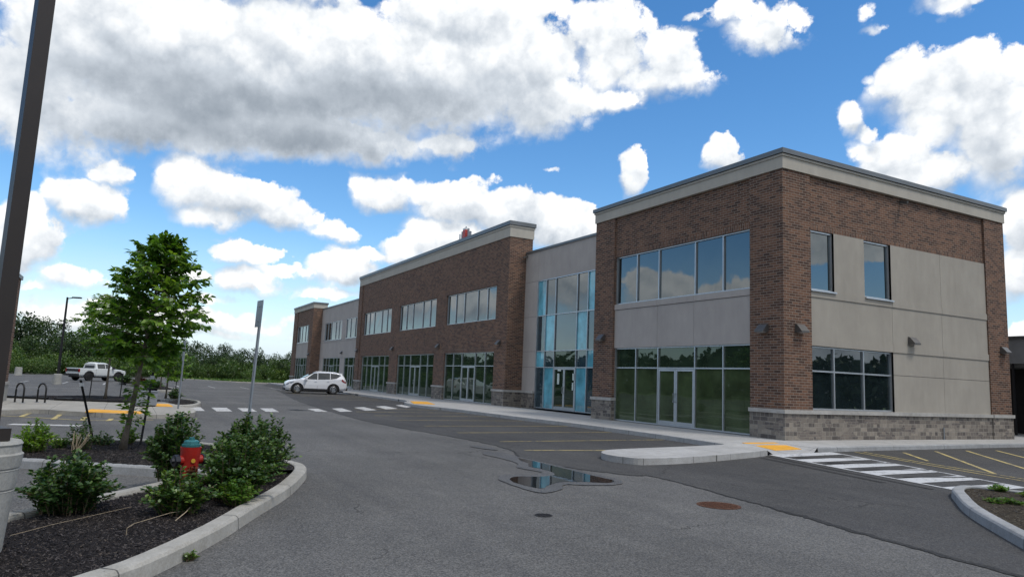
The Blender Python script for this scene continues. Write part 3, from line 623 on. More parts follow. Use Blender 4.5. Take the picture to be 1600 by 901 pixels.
def tactile(pts, label):
    """truncated-dome plate: slab with domes"""
    e = empty('tactile_plate', (pts[0][0], pts[0][1], 0), 0, label, 'tactile plate', 'yellow tactile warning plates')
    o0 = Vector((pts[0][0], pts[0][1], 0)); P = [Vector(p) - o0 for p in pts]
    mb = MB(); up = Vector((0, 0, .012)); mb.face([p + up for p in P])
    for i in range(4): a, b_ = P[i], P[(i + 1) % 4]; mb.face([a - up, b_ - up, b_ + up, a + up])
    d = mb
    for i in range(14):
        for j in range(9):
            u, v = (i + .5) / 14, (j + .5) / 9; p = P[0] * (1 - u) * (1 - v) + P[1] * u * (1 - v) + P[2] * u * v + P[3] * (1 - u) * v
            d.lathe([(.022, .012), (.014, .018)], p, 6)
    mb.build('plate', 'tactile', e)
    return e
zr = lambda x: .15 - .1062 * (x - 1.0) if x > 1 else .15
tactile([(.75, -2.75, .152), (2.0, -2.75, zr(2.0) + .004), (1.85, -1.45, zr(1.85) + .004), (.72, -1.3, .152)], 'bright yellow tactile plate on the ramp beside the nearest brick corner')
tactile([(-27.0, -3.25, .155), (-23.3, -4.4, .155), (-22.9, -3.2, .155), (-26.6, -2.2, .155)], 'yellow tactile plate on the shop sidewalk where the far crosswalk ends')

# ------------------------------------------------------------------ the shop building
B = empty('shop_building', (0, 0, 0), 0, 'long two storey brick and grey stucco retail building with aluminium shop windows', 'building')
Z0, CAPT = .149, 1.16
brick = {'near_block': MB(), 'mid_block': MB(), 'far_block': MB()}
def bb(k): return brick[k]
# near block
W1, DP = 11.23, 13.95
n_ = bb('near_block')
n_.box(-1.5, 0, 0, 1.4, CAPT, 9.52); n_.box(-W1, -9.72, 0, 2.7, CAPT, 9.52)
n_.box(-9.72, -1.5, .09, .5, 7.9, 9.52)
n_.box(-1.4, -.09, 1.4, 12.45, 7.74, 9.52)
n_.box(-1.5, 0, 12.45, DP, CAPT, 9.52)
n_.box(-10.9, -1.5, 13.3, DP, CAPT, 9.52); n_.box(-W1, -W1 + .4, 2.7, DP, CAPT, 9.52)
n_.build('brick_wall', 'brick', B)
s_ = MB(); s_.box(-9.72, -1.5, .085, .5, 7.64, 7.9); s_.build('soldier_course', 'soldier', B)
s_ = MB(); s_.box(-1.4, -.085, 1.4, 12.45, 7.55, 7.74); s_.build('soldier_course', 'soldier', B)
st = MB()
def stone(mb, x0, x1, y0, y1): q = MB(); q.box(x0, x1, y0, y1, 0, 1.03); q.build('stone_base', 'stone', B, bev=.006)
def cap(mb, x0, x1, y0, y1): q = MB(); q.box(x0, x1, y0, y1, 1.03, CAPT + .002); q.build('stone_cap', 'cap', B, bev=.012)
cp = MB()
stone(st, -1.5, .03, -.03, 1.4); cap(cp, -1.52, .08, -.08, 1.4)
stone(st, -1.3, -.02, 1.4, 12.45); cap(cp, -1.3, .05, 1.4, 12.43)
stone(st, -1.5, .03, 12.45, DP + .03); cap(cp, -1.5, .08, 12.45, DP + .08)
stone(st, -W1 - .03, -9.70, -.03, 2.7); cap(cp, -W1 - .08, -9.66, -.08, 2.7)
# stucco: panels with reveal joints over a dark backing
def panels_front(y, xs, zs, mtl, skip=(), depth=.12, proud=None):
    mb = MB(); gbk = MB()
    for i in range(len(xs) - 1):
        for j in range(len(zs) - 1):
            if (i, j) in skip: continue
            yy = y - (proud or {}).get((i, j), 0)
            mb.box(xs[i] + (.007 if i else 0), xs[i + 1] - (.007 if i < len(xs) - 2 else 0), yy, y + depth, zs[j] + (.009 if j else 0), zs[j + 1] - (.009 if j < len(zs) - 2 else 0))
            gbk.box(xs[i], xs[i + 1], y + .012, y + depth - .01, zs[j], zs[j + 1])
    gbk.build('stucco_joint', 'groove', B); return mb.build('stucco_wall', mtl, B)
panels_front(.10, [-9.72, -6.71, -4.49, -1.5], [3.42, 5.17, 5.42], 'stucco_mauve', (), .4, {(0, 1): .03, (1, 1): .03, (2, 1): .03})
def panels_side(x, ys, zs, mtl, skip=(), depth=.4, proud={}):
    mb = MB(); gbk = MB()
    for i in range(len(ys) - 1):
        for j in range(len(zs) - 1):
            if (i, j) in skip: continue
            xx = x + proud.get(j, 0)
            mb.box(x - depth, xx, ys[i] + (.007 if i else 0), ys[i + 1] - (.007 if i < len(ys) - 2 else 0), zs[j] + (.009 if j else 0), zs[j + 1] - (.009 if j < len(zs) - 2 else 0))
            gbk.box(x - depth + .01, x - .012, ys[i], ys[i + 1], zs[j], zs[j + 1])
    gbk.build('stucco_joint', 'groove', B); return mb.build('stucco_wall', mtl, B)
# side elevation: columns by y, rows by z, left out where the windows are
panels_side(-.06, [2.72, 4.42], [5.37, 7.55], 'stucco'); panels_side(-.06, [6.02, 9.22, 12.45], [5.37, 7.55], 'stucco')
panels_side(-.06, [1.4, 6.02, 9.22, 12.45], [3.66, 5.12], 'stucco')
panels_side(-.06, [1.4, 6.02, 9.22, 12.45], [3.40, 3.66], 'stucco', (), .4, {0: .03})
panels_side(-.06, [1.4, 6.02, 9.22, 12.45], [5.12, 5.37], 'stucco', (), .4, {0: .03})
panels_side(-.06, [6.02, 9.22, 12.45], [CAPT, 2.54, 3.40], 'stucco')

def windowf(x0, x1, z0, z1, y, xm, zm=(), glass='glass', fr=.055, sill=True, doors=None, name='window', cells=None, depth=.13):
    """window in a wall facing -Y; doors=(i) is the bay with a pair of doors below the first transom"""
    f = MB(); d0, d1 = y - depth / 2, y + depth / 2
    f.box(x0, x1, d0, d1, z0, z0 + fr); f.box(x0, x1, d0, d1, z1 - fr, z1)
    f.box(x0, x0 + fr, d0, d1, z0 + fr, z1 - fr); f.box(x1 - fr, x1, d0, d1, z0 + fr, z1 - fr)
    xs = [x0] + list(xm) + [x1]; zs = [z0] + list(zm) + [z1]
    for x in xm: f.box(x - fr / 2, x + fr / 2, d0, d1, z0 + fr, z1 - fr)
    for z in zm:
        for i in range(len(xs) - 1): f.box(xs[i] + (fr if i == 0 else fr / 2), xs[i + 1] - (fr if i == len(xs) - 2 else fr / 2), d0 + .003, d1 - .003, z - fr / 2, z + fr / 2)
    W = f.build(name, 'alu', B); rnd = random.Random(int(abs(x0) * 100 + z0 * 10))
    gl = {}
    for i in range(len(xs) - 1):
        for j in range(len(zs) - 1):
            mt = glass if cells is None else cells.get((i, j), glass)
            if doors is not None and i == doors and j == 0: continue
            t = [rnd.uniform(-.004, .004) for _ in range(4)]
            a, b_, c_, d_ = xs[i] + .01, xs[i + 1] - .01, zs[j] + .01, zs[j + 1] - .01
            gl.setdefault(mt if mt in ('glass', 'glass_low', 'glass_paper') else (mt, i, j), MB()).face([(a, y + t[0], c_), (b_, y + t[1], c_), (b_, y + t[2], d_), (a, y + t[3], d_)])
    for mt, mb in gl.items(): mb.build('coloured_pane' if isinstance(mt, tuple) else 'pane', mt[0] if isinstance(mt, tuple) else mt, W)
    if sill:
        s = MB(); s.box(x0 - .04, x1 + .04, y - depth / 2 - .07, y, z0 - .07, z0 - .002); s.build('sill', 'alu', W)
    if doors is not None:
        a, b_ = xs[doors] + fr / 2, xs[doors + 1] - fr / 2; top = zs[1] - fr / 2; mid = (a + b_) / 2
        for k, (p, q) in enumerate(((a + .01, mid - .004), (mid + .004, b_ - .01))):
            dm = MB(); st_ = .085
            dm.box(p, p + st_, d0 + .01, d1 - .03, z0, top - .01); dm.box(q - st_, q, d0 + .01, d1 - .03, z0, top - .01)
            dm.box(p + st_, q - st_, d0 + .01, d1 - .03, z0, z0 + .2); dm.box(p + st_, q - st_, d0 + .01, d1 - .03, top - .1, top - .01)
            D_ = dm.build('door', 'alu', B)
            pm = MB(); t = rnd.uniform(-.006, .006); pm.face([(p + .05, y - .01 + t, z0 + .15), (q - .05, y - .01 - t, z0 + .15), (q - .05, y - .01 - t, top - .08), (p + .05, y - .01 + t, top - .08)]); pm.build('pane', glass if cells is None else cells.get('door', glass), D_)
            hm = MB(); hx = (q - .05) if k == 0 else (p + .05)
            hm.tube([(hx, d0, 1.15), (hx, d0 - .07, 1.15), (hx, d0 - .07, 1.5), (hx, d0, 1.5)], .016, 6); hm.build('handle', 'galv', D_)
    return W
FR = (.185, .366, .636, .821)
fx = lambda x0, x1: [x0 + (x1 - x0) * k for k in FR]
windowf(-9.72, -1.5, 5.42, 7.64, .22, fx(-9.72, -1.5))
windowf(-9.72, -1.5, .17, 3.42, .22, fx(-9.72, -1.5), (2.53,), 'glass_low', doors=2, sill=False, name='storefront', cells={**{(i, 0): 'glass_paper' for i in range(5)}, 'door': 'glass_paper'})
# side windows (face +X)
def windows(y0, y1, z0, z1, x, ym=(), zm=(), glass='glass', fr=.055, sill=True):
    f = MB(); d0, d1 = x - .07, x + .06
    f.box(d0, d1, y0, y1, z0, z0 + fr); f.box(d0, d1, y0, y1, z1 - fr, z1); f.box(d0, d1, y0, y0 + fr, z0 + fr, z1 - fr); f.box(d0, d1, y1 - fr, y1, z0 + fr, z1 - fr)
    ys = [y0] + list(ym) + [y1]; zs = [z0] + list(zm) + [z1]
    for y in ym: f.box(d0, d1, y - fr / 2, y + fr / 2, z0 + fr, z1 - fr)
    for z in zm:
        for i in range(len(ys) - 1): f.box(d0 + .003, d1 - .003, ys[i] + (fr if i == 0 else fr / 2), ys[i + 1] - (fr if i == len(ys) - 2 else fr / 2), z - fr / 2, z + fr / 2)
    W = f.build('window', 'alu', B); p = MB()
    for i in range(len(ys) - 1):
        for j in range(len(zs) - 1): p.face([(x, ys[i] + .01, zs[j] + .01), (x + .003, ys[i + 1] - .01, zs[j] + .01), (x, ys[i + 1] - .01, zs[j + 1] - .01), (x - .003, ys[i] + .01, zs[j + 1] - .01)])
    p.build('pane', glass, W)
    if sill: s = MB(); s.box(x, .03, y0 - .03, y1 + .03, z0 - .06, z0 - .002); s.build('sill', 'alu', W)
windows(1.4, 2.72, 5.38, 7.54, -.2); windows(4.42, 6.02, 5.38, 7.54, -.2)
windows(1.4, 6.02, 1.17, 3.39, -.2, (2.73, 4.37), (2.52,), 'glass', sill=False)

def cornice(x0, x1, y0, y1, z0, z1, sides='fl', name='cornice'):
    """band of stucco, a moulding and a metal coping round a box of parapet"""
    h = z1 - z0; a = MB(); a.box(x0 - .05, x1 + .05, y0 - .05, y1 + .05, z0, z0 + h * .62); 
    C_ = a.build(name, 'fascia', B)
    c = MB(); c.box(x0 - .09, x1 + .09, y0 - .09, y1 + .09, z0 + h * .62, z0 + h * .73); c.build('moulding', 'fascia', C_)
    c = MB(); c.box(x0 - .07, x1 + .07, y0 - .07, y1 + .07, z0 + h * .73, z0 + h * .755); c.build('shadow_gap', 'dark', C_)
    d = MB(); d.box(x0 - .14, x1 + .14, y0 - .14, y1 + .14, z0 + h * .755, z1); d.build('coping', 'flash', C_)
cornice(-W1, 0, 0, DP, 9.52, 10.215)
# glazed link between near and mid block
YA, XA = 2.49, -22.58
panels_front(YA, [XA, -20.97, -14.43, -W1], [Z0, 2.62, 3.59, 5.75, 7.97, 9.62], 'stucco_mauve', {(1, j) for j in range(4)} , .4)
a = MB(); a.box(XA, -W1, YA + .02, YA + .5, 9.62, 9.86); a.build('stucco_wall', 'stucco_mauve', B)
a = MB(); a.box(XA, -W1, YA - .05, YA + .55, 9.86, 10.0); a.build('coping', 'flash', B)
cells = {}
for j, row in enumerate(['sS.Ss', 'Ss.sS', 'sS.Ss', 'S...S']):
    for i, c in enumerate(row): cells[(i, j)] = {'S': 'glass_teal', 's': 'glass_slate', '.': 'glass_low' if j == 1 else 'glass'}[c]
cells['door'] = 'glass_low'
windowf(-20.97, -14.43, .17, 7.97, YA + .06, [-19.95, -18.85, -16.52, -15.45], (2.62, 3.59, 5.75), 'glass', doors=2, sill=False, name='atrium_glazing', cells=cells)
nt_ = MB(); 
for (x, z, w_, h) in ((-18.35, 1.65, .22, .62), (-16.75, 1.9, .16, .38), (-16.78, 1.35, .15, .42), (-18.32, 2.4, .35, .1)): nt_ = MB(); nt_.box(x, x + w_, YA - .02, YA - .012, z, z + h); nt_.build('door_notice', 'paper', B)
stone(st, XA + .02, -20.98, YA - .08, YA + .3); cap(cp, XA + .02, -20.98, YA - .13, YA + .3)
# mid block
Y2 = 1.25; L2 = -56.03; m2 = bb('mid_block')
OP = [(-53.9, -45.25), (-43.05, -34.5), (-32.45, -24.2)]
m2.box(L2, XA, Y2, Y2 + .45, 7.9, 10.9); m2.box(L2, XA, Y2, Y2 + .45, 3.56, 5.68)
xs = [L2] + [v for o_ in OP for v in o_] + [XA]
for k in range(0, len(xs), 2):
    m2.box(xs[k], xs[k + 1], Y2, Y2 + .45, 5.68, 7.9); m2.box(xs[k], xs[k + 1], Y2, Y2 + .45, CAPT, 3.56)
    stone(st, xs[k] - .02, xs[k + 1] + .02, Y2 - .05, Y2 + .44); cap(cp, xs[k] - .07, xs[k + 1] + .07, Y2 - .1, Y2 + .44)
m2.box(-23.2, XA, Y2 + .45, 2.93, CAPT, 10.9); m2.box(L2, L2 + .5, Y2 + .45, 2.93, CAPT, 10.9)
m2.box(L2, -54.75, Y2 - .08, Y2, CAPT, 10.9)
stone(st, XA - .5, XA + .04, Y2 + .44, 2.4); cap(cp, XA - .5, XA + .09, Y2 + .44, 2.4)
m2.build('brick_wall', 'brick', B)
cornice(L2, XA, Y2, 2.93, 10.9, 11.92)
for (x0, x1) in OP:
    windowf(x0, x1, 5.68, 7.9, Y2 + .16, fx(x0, x1)); windowf(x0, x1, .17, 3.56, Y2 + .16, fx(x0, x1), (2.64,), 'glass_low', doors=2, sill=False, name='storefront')
    s_ = MB(); s_.box(x0, x1, Y2 - .012, Y2 + .01, 3.57, 3.83); s_.build('soldier_course', 'soldier', B)
    s_ = MB(); s_.box(x0, x1, Y2 - .012, Y2 + .01, 7.91, 8.17); s_.build('soldier_course', 'soldier', B)
# link to the far block
YB, L3 = 1.89, -74.7
panels_front(YB, [L3, -72.75, -64.75, -62.8, -57.6, L2], [CAPT - 1.0, 3.56, 5.45, 5.72, 7.9, 9.75], 'stucco_mauve', {(1, 0), (3, 0), (1, 3), (3, 3)}, .4)
a = MB(); a.box(L3, L2, YB - .05, YB + .5, 9.76, 9.92); a.build('coping', 'flash', B)
for (x0, x1) in ((-72.75, -64.75), (-62.8, -57.6)):
    windowf(x0, x1, 5.72, 7.9, YB + .08, fx(x0, x1) if x1 < -64 else [x0 + 1.6, x0 + 3.5]); windowf(x0, x1, .17, 3.56, YB + .08, fx(x0, x1) if x1 < -64 else [x0 + 1.6, x0 + 3.6], (2.66,), 'glass_low', doors=2 if x1 < -64 else 1, sill=False, name='storefront')
# far block
Y3, X3 = .72, -86.75; f3 = bb('far_block')
f3.box(-76.6, L3, Y3, 2.4, CAPT, 9.94); f3.box(X3, -84.3, Y3, 2.4, CAPT, 9.94); f3.box(-84.3, -76.6, Y3 + .07, Y3 + .5, 7.9, 9.94)
f3.build('brick_wall', 'brick', B)
stone(st, -76.62, L3 + .03, Y3 - .04, 2.38); cap(cp, -76.68, L3 + .08, Y3 - .09, 2.38); stone(st, X3 - .03, -84.28, Y3 - .04, 2.38); cap(cp, X3 - .08, -84.22, Y3 - .09, 2.38)
panels_front(Y3 + .1, [-84.3, -76.6], [3.6, 5.42, 5.68], 'stucco_mauve', (), .4)
windowf(-84.3, -76.6, 5.68, 7.9, Y3 + .22, fx(-84.3, -76.6)); windowf(-84.3, -76.6, .17, 3.6, Y3 + .22, fx(-84.3, -76.6), (2.66,), 'glass_low', doors=2, sill=False, name='storefront')
cornice(X3, L3, Y3, 2.4, 9.94, 10.7)
# body and roof behind the fronts
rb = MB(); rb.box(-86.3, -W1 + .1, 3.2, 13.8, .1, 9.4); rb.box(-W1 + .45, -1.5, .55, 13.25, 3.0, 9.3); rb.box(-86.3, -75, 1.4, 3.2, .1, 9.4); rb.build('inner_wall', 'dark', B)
rr = MB(); rr.box(-86.3, -W1 - .02, 3.0, 13.9, 9.42, 9.55); rr.build('roof', 'roof', B)

def wall_light(p, facing):
    """full cut-off wedge: narrow at the top, wide at the foot"""
    c = Vector(p); n = Vector((0, -1, 0)) if facing == 'f' else Vector((1, 0, 0)); t = Vector((1, 0, 0)) if facing == 'f' else Vector((0, 1, 0)); u = Vector((0, 0, 1))
    L = []
    for s in (-1, 1): L.append([c + t * .2 * s - u * .15, c + t * .2 * s + u * .15, c + t * .2 * s + u * .13 + n * .08, c + t * .2 * s - u * .09 + n * .27, c + t * .2 * s - u * .15 + n * .27])
    mb = MB(); mb.face(L[0]); mb.face(L[1][::-1])
    for i in range(5): j = (i + 1) % 5; mb.face([L[0][i], L[1][i], L[1][j], L[0][j]])
    o = mb.build('wall_light', 'light_case', B, bev=.008)
    l = MB(); a = L[0]; b_ = L[1]; l.face([a[0] + t * .03 + n * .03 - u * .004, b_[0] - t * .03 + n * .03 - u * .004, b_[4] - t * .03 - n * .03 - u * .004, a[4] + t * .03 - n * .03 - u * .004]); l.build('lens', 'white', o)
for x, y, z in ((-.85, 0, 3.93), (-10.5, 0, 3.93), (-23.5, Y2, 4.13), (-33.6, Y2, 4.16), (-44.3, Y2, 4.17), (-55.3, Y2 - .08, 4.17), (-64.0, YB, 4.13), (-75.6, Y3, 4.03)): wall_light((x, y, z), 'f')
for x, y, z in ((0, .75, 3.94), (-.06, 7.15, 3.91), (0, 13.45, 3.9)): wall_light((x, y, z), 's')
def cctv(p, n, t):
    p, n, t = Vector(p), Vector(n), Vector(t); mb = MB(); mb.obox(p + n * .05, n, t, (0, 0, 1), .05, .04, .04); mb.obox(p + n * .2 + Vector((0, 0, -.05)), n * 2 - Vector((0, 0, .6)), t, (.3 * n.x, .3 * n.y, 1), .13, .05, .05)
    return mb.build('security_camera', 'light_case', B, bev=.006)
cctv((-.09, 6.75, 9.38), (1, 0, 0), (0, 1, 0)); cctv((-22.4, YA - .02, 9.7), (0, -1, 0), (1, 0, 0))
# hose bib and conduit by the stone base on the side wall
hb = MB(); hb.tube([(.02, 8.95, .15), (.02, 8.95, .62)], .02, 6); hb.build('hose_pipe', 'galv', B)

# antenna mast standing on the mid roof
A_ = empty('antenna_mast', (-41.3, 6.5, 10.45), 0, 'red and white rooftop antenna cluster showing above the long cornice', 'antenna')
a = MB(); a.tube([(0, 0, 0), (0, 0, 5.1)], .06, 8); a.build('mast', 'galv', A_)
a = MB(); a.box(-.28, .28, -.2, .2, 4.0, 4.75); a.build('red_housing', 'red_mast', A_)
a = MB(); a.box(-.28, .28, -.2, .2, 4.76, 4.92); a.build('white_cap', 'white', A_)
for dx, h in ((-1.3, 4.6), (-.8, 4.75), (-.5, 4.6), (.55, 4.8), (1.0, 4.5)):
    a = MB(); a.box(dx - .08, dx + .08, -.06, .06, h - .9, h); a.tube([(dx, .08, 3.4), (dx, .08, h)], .03, 6); a.build('panel_antenna', 'white' if dx in (-.5, -1.3) else 'grey_box', A_)
a = MB(); a.tube([(-1.4, .1, 3.6), (1.1, .1, 3.6)], .035, 6); a.tube([(-1.4, .1, 3.6), (-1.4, .1, 3.3)], .03, 6); a.build('crossbar', 'galv', A_)

# neighbouring building seen past the far right corner
N_ = empty('neighbouring_building', (-2, 18, 0), 0, 'low grey walled building with dark loading bay beyond the right end', 'building')
a = MB(); a.box(-10, 8, 0, .4, 3.55, 4.75); a.box(-10, 8, .4, 12, 3.4, 4.6); a.build('parapet_wall', 'grey_wall', N_)
a = MB(); a.box(-10, 8, 2.5, 3, 0, 3.39); a.build('bay_wall', 'dark', N_)
a = MB()
for k in range(10): a.box(-8 + k * 1.6, -7.92 + k * 1.6, .1, .2, .1, 3.54)
a.build('bay_post', 'dark', N_)
a = MB(); a.box(-10, 8, -.08, .5, 4.76, 4.86); a.build('coping', 'flash', N_)
U_ = empty('rooftop_unit', (-4.0, 24, 4.6), 0, 'grey and white rooftop equipment above the low grey building at right', 'rooftop unit')
a = MB(); a.box(0, 2.2, 0, 2, 0, 1.0); a.box(2.6, 4.2, .2, 1.8, 0, .7); a.build('casing', 'grey_box', U_, bev=.03)
a = MB(); [a.lathe([(.4, 0), (.4, .16)], (.6 + k * 1.1, 1, 1.0), 14) for k in range(2)]; a.build('fan', 'white', U_)

# ------------------------------------------------------------------ planting beds
def inside(px, py, poly):
    c = np.zeros(px.shape, bool); n = len(poly)
    for i in range(n):
        x0, y0 = poly[i]; x1, y1 = poly[(i + 1) % n]
        if y0 == y1: continue
        k = ((y0 > py) != (y1 > py)) & (px < (x1 - x0) * (py - y0) / (y1 - y0) + x0); c ^= k
    return c
def bed(name, poly, mtl, step=.07, z=.12, hump=.07, seed=1, label=None, cat=None):
    xs = [p[0] for p in poly]; ys = [p[1] for p in poly]
    nx = int((max(xs) - min(xs)) / step) + 2; ny = int((max(ys) - min(ys)) / step) + 2
    gx = min(xs) + np.arange(nx) * step; gy = min(ys) + np.arange(ny) * step; X, Y = np.meshgrid(gx, gy, indexing='ij')
    rs = np.random.RandomState(seed); Zn = np.zeros_like(X)
    for k in range(14):
        a = rs.uniform(0, 6.28); f = rs.uniform(.6, 5); Zn += np.sin((X * math.cos(a) + Y * math.sin(a)) * f + rs.uniform(0, 6)) / (f + 1) * .35
    Zn = z + hump * Zn * .45 + rs.uniform(-.008, .008, X.shape)
    keep = inside(X, Y, poly); V = np.stack([X.ravel(), Y.ravel(), Zn.ravel()], 1)
    idx = np.arange(nx * ny).reshape(nx, ny); q = keep[:-1, :-1] & keep[1:, :-1] & keep[1:, 1:] & keep[:-1, 1:]
    F = np.stack([idx[:-1, :-1][q], idx[1:, :-1][q], idx[1:, 1:][q], idx[:-1, 1:][q]], 1)
    me = bpy.data.meshes.new(name); me.from_pydata(V.tolist(), [], F.tolist()); me.materials.append(M[mtl]); me.update()
    o = bpy.data.objects.new(name, me); COL.objects.link(o); o['kind'] = 'structure'
    return o, V[keep.ravel()]
def chips(name, pts, n, size, mtl, seed, lift=.012):
    rs = np.random.RandomState(seed); P = pts[rs.randint(0, len(pts), n)] + np.c_[rs.uniform(-.04, .04, (n, 2)), rs.uniform(0, lift, n)]
    a = rs.uniform(0, 6.28, n); L = rs.uniform(.4, 1, n) * size; W_ = L * rs.uniform(.15, .4, n); tl = rs.uniform(-.5, .5, n)
    d = np.stack([np.cos(a), np.sin(a), tl], 1) * L[:, None]; e = np.stack([-np.sin(a), np.cos(a), rs.uniform(-.4, .4, n)], 1) * W_[:, None]
    V = np.concatenate([P - d - e, P + d - e, P + d + e, P - d + e]).reshape(4, n, 3).transpose(1, 0, 2).reshape(-1, 3)
    me = bpy.data.meshes.new(name); me.from_pydata(V.tolist(), [], np.arange(4 * n).reshape(n, 4).tolist()); me.materials.append(M[mtl]); me.update()
    o = bpy.data.objects.new(name, me); COL.objects.link(o); o['kind'] = 'stuff'; o['label'] = 'loose dark bark chips scattered over the planting bed'; return o

# outline of the near island (kerb foot line), with the paved notch cut into it
outer = smooth_line([(14.5, -22.8), (12.3, -21.1), (10.6, -19.75), (9.88, -19.15), (8.71, -18.49), (7.58, -17.96), (6.3, -17.35), (5.23, -16.94), (4.35, -16.66), (3.75, -16.58), (3.2, -16.68), (2.4, -16.85), (1.2, -17.05), (.2, -17.5), (-.75, -18.3), (-1.2, -19.4), (-1.3, -21), (-1.3, -24), (-1.3, -30)], 8)
notch_a = [(4.62, -17.98), (3.95, -18.85), (2.55, -20.78), (.6, -23.5), (-1.3, -26.2)]
notch_b = smooth_line([(4.62, -17.98), (5.3, -18.6), (6.2, -19.28), (6.8, -19.75), (8.2, -20.95), (10, -22.6), (12.5, -25)], 4)
bed_back = [p for p in outer if p[0] < 4.63] + notch_a[::-1]
bed_front = [p for p in outer if p[0] >= 4.63] + notch_b + [(14.5, -25)]
def shrink(poly, d):
    P = [Vector(p) for p in poly]; n = len(P); A = sum(P[i].x * P[(i + 1) % n].y - P[(i + 1) % n].x * P[i].y for i in range(n)); s = 1 if A > 0 else -1; out = []
    for i in range(n):
        t = (P[(i + 1) % n] - P[i - 1]); t = t.normalized() if t.length > 1e-6 else Vector((1, 0)); out.append(tuple(P[i] + Vector((-t.y, t.x)) * s * d))
    return out
whole = outer + [p for p in notch_a[::-1]] + notch_b[1:] + [(14.5, -25)]
kerb('island_kerb', outer, .21, .15, 'kerb', 1, 2.3)
kerb('notch_kerb', notch_a[::-1], .2, .15, 'kerb_grey', 1, 2.0)
kerb('notch_kerb', notch_b, .2, .15, 'kerb', -1, 2.0) if False else kerb('notch_kerb', notch_b[::-1], .2, .15, 'kerb', 1, 2.0)
_, p1 = bed('mulch_bed', shrink(bed_back, .10), 'mulch', .07, .135, .09, 2)
_, p2 = bed('mulch_bed', shrink(bed_front, .10), 'mulch', .05, .125, .07, 5)
chips('bark_chips', p2, 15000, .019, 'chip', 4); chips('bark_chips', p1, 4500, .026, 'chip', 5)
# right hand island
ro = smooth_line([(20, -5.2), (12, -5.0), (10.2, -4.95), (9.25, -5.0), (8.75, -5.35), (8.9, -6.0), (9.45, -6.85), (10.4, -8.15), (12.05, -9.95), (14, -12), (17, -15)], 6)
kerb('right_island_kerb', ro, .2, .15, 'kerb_grey', 1, 2.3)
_, p3 = bed('right_island_bed', shrink(ro + [(20, -15)], .1), 'mulch_brown', .06, .12, .06, 8)
chips('bark_chips', p3, 2500, .04, 'chip', 9)
# left island with the bike racks
li = smooth_line([(-11.2, -30), (-11.0, -25.5), (-10.8, -23.6), (-11.6, -22.6), (-12.1, -22.0), (-11.3, -21.1), (-10.6, -20.3), (-10.05, -19.4), (-9.95, -18.6), (-10.3, -17.8), (-11.2, -17.3), (-12.6, -17.1), (-14.0, -17.1), (-15.2, -17.35)], 5)
w = MB(); prism(w, li + [(-17.5, -17.6), (-19, -17.9), (-19, -19.5), (-18.3, -21.0), (-19.0, -22.2), (-21, -24.5), (-22, -26), (-22, -30)], -.02, .147); tag(w.build('island_sidewalk', 'walk_warm'), kind='structure')
kerb('island_sidewalk_kerb', li, .16, .15, 'kerb', 1, 2.5)
tactile([(-12.4, -20.5, .152), (-10.75, -20.6, .152), (-10.0, -19.0, .152), (-11.3, -18.8, .152)], 'yellow tactile plate at the near edge of the bike rack island')
tactile([(-17.3, -18.5, .152), (-15.2, -18.35, .152), (-15.1, -17.75, .152), (-17.1, -17.8, .152)], 'small yellow tactile plate near the far thin signpost')
_, p4 = bed('far_mulch_bed', smooth_line([(-17.6, -18.6), (-18.3, -21.0), (-19.3, -22.2), (-21, -24.2), (-23.5, -22), (-24, -19.5), (-22, -18.2), (-19.5, -18.0)], 4, True), 'mulch', .15, .17, .2, 12)
tag(_, kind='structure')
_, p5 = bed('far_mulch_bed', smooth_line([(-17.6, -17.9), (-20, -17.7), (-22, -17.0), (-20, -16.6), (-17.4, -16.9)], 4, True), 'mulch', .12, .15, .12, 13)
kerb('far_bed_kerb', smooth_line([(-17.3, -18.2), (-16.9, -17.2), (-18.5, -16.5), (-22, -16.3), (-25, -17.5)], 5), .15, .15, 'kerb', 1, 3)
for k, (x0, y0) in enumerate([(-38, -17.4), (-52, -19.3)]):
    _, _p = bed('far_mulch_bed', smooth_line([(x0, y0), (x0 - 4, y0 - .9), (x0 - 8, y0 - .8), (x0 - 8.5, y0 + .6), (x0 - 4, y0 + 1.0), (x0, y0 + .8)], 4, True), 'mulch', .25, .15, .15, 20 + k)
    kerb('far_bed_kerb', smooth_line([(x0 + .3, y0 - .2), (x0 + .5, y0 + .4), (x0, y0 + 1.0), (x0 - 4, y0 + 1.25), (x0 - 8.5, y0 + .8)], 4), .2, .15, 'kerb', 1, 50)
kb = MB(); 
for (a, b_) in (((-20.4, -24.1), (-19.35, -22.4)), ((-18.9, -22.05), (-18.5, -21.4))):
    a, b_ = Vector((*a, .15)), Vector((*b_, .15)); t = (b_ - a).normalized(); kb.obox((a + b_) / 2 + Vector((0, 0, .05)), t, (-t.y, t.x, 0), (0, 0, 1), (b_ - a).length / 2, .1, .05)
tag(kb.build('bed_edging', 'black'), kind='structure')

# ------------------------------------------------------------------ street furniture
# close light pole on its cast base
Lp = empty('light_pole', (8.02, -20.95, .1), math.radians(22), 'close dark bronze square light pole on ribbed concrete base at the left edge', 'light pole')
pc = (9.3, -20.4)
Lp.location = (9.07, -20.59, .09)
mb = MB(); mb.lathe([(x * .94, z * .90) for x, z in [(.305, 0), (.325, .32), (.345, .60), (.348, .605), (.342, .615), (.35, .63), (.362, .80), (.366, .805), (.358, .815), (.37, .83), (.385, .95), (.365, .965), (.362, 1.03), (.372, 1.05), (.355, 1.075), (0.02, 1.08)]], (0, 0, 0), 40)
mb.build('concrete_base', 'base_conc', Lp, smooth=False)
mb = MB(); mb.box(-.17, .2, -.17, .2, .973, 1.08); mb.build('base_cover', 'bronze', Lp, bev=.01)
mb = MB(); mb.box(-.066, .066, -.066, .066, 1.08, 8.2); o = mb.build('pole', 'bronze', Lp, (.058, .063, 0), bev=.012)
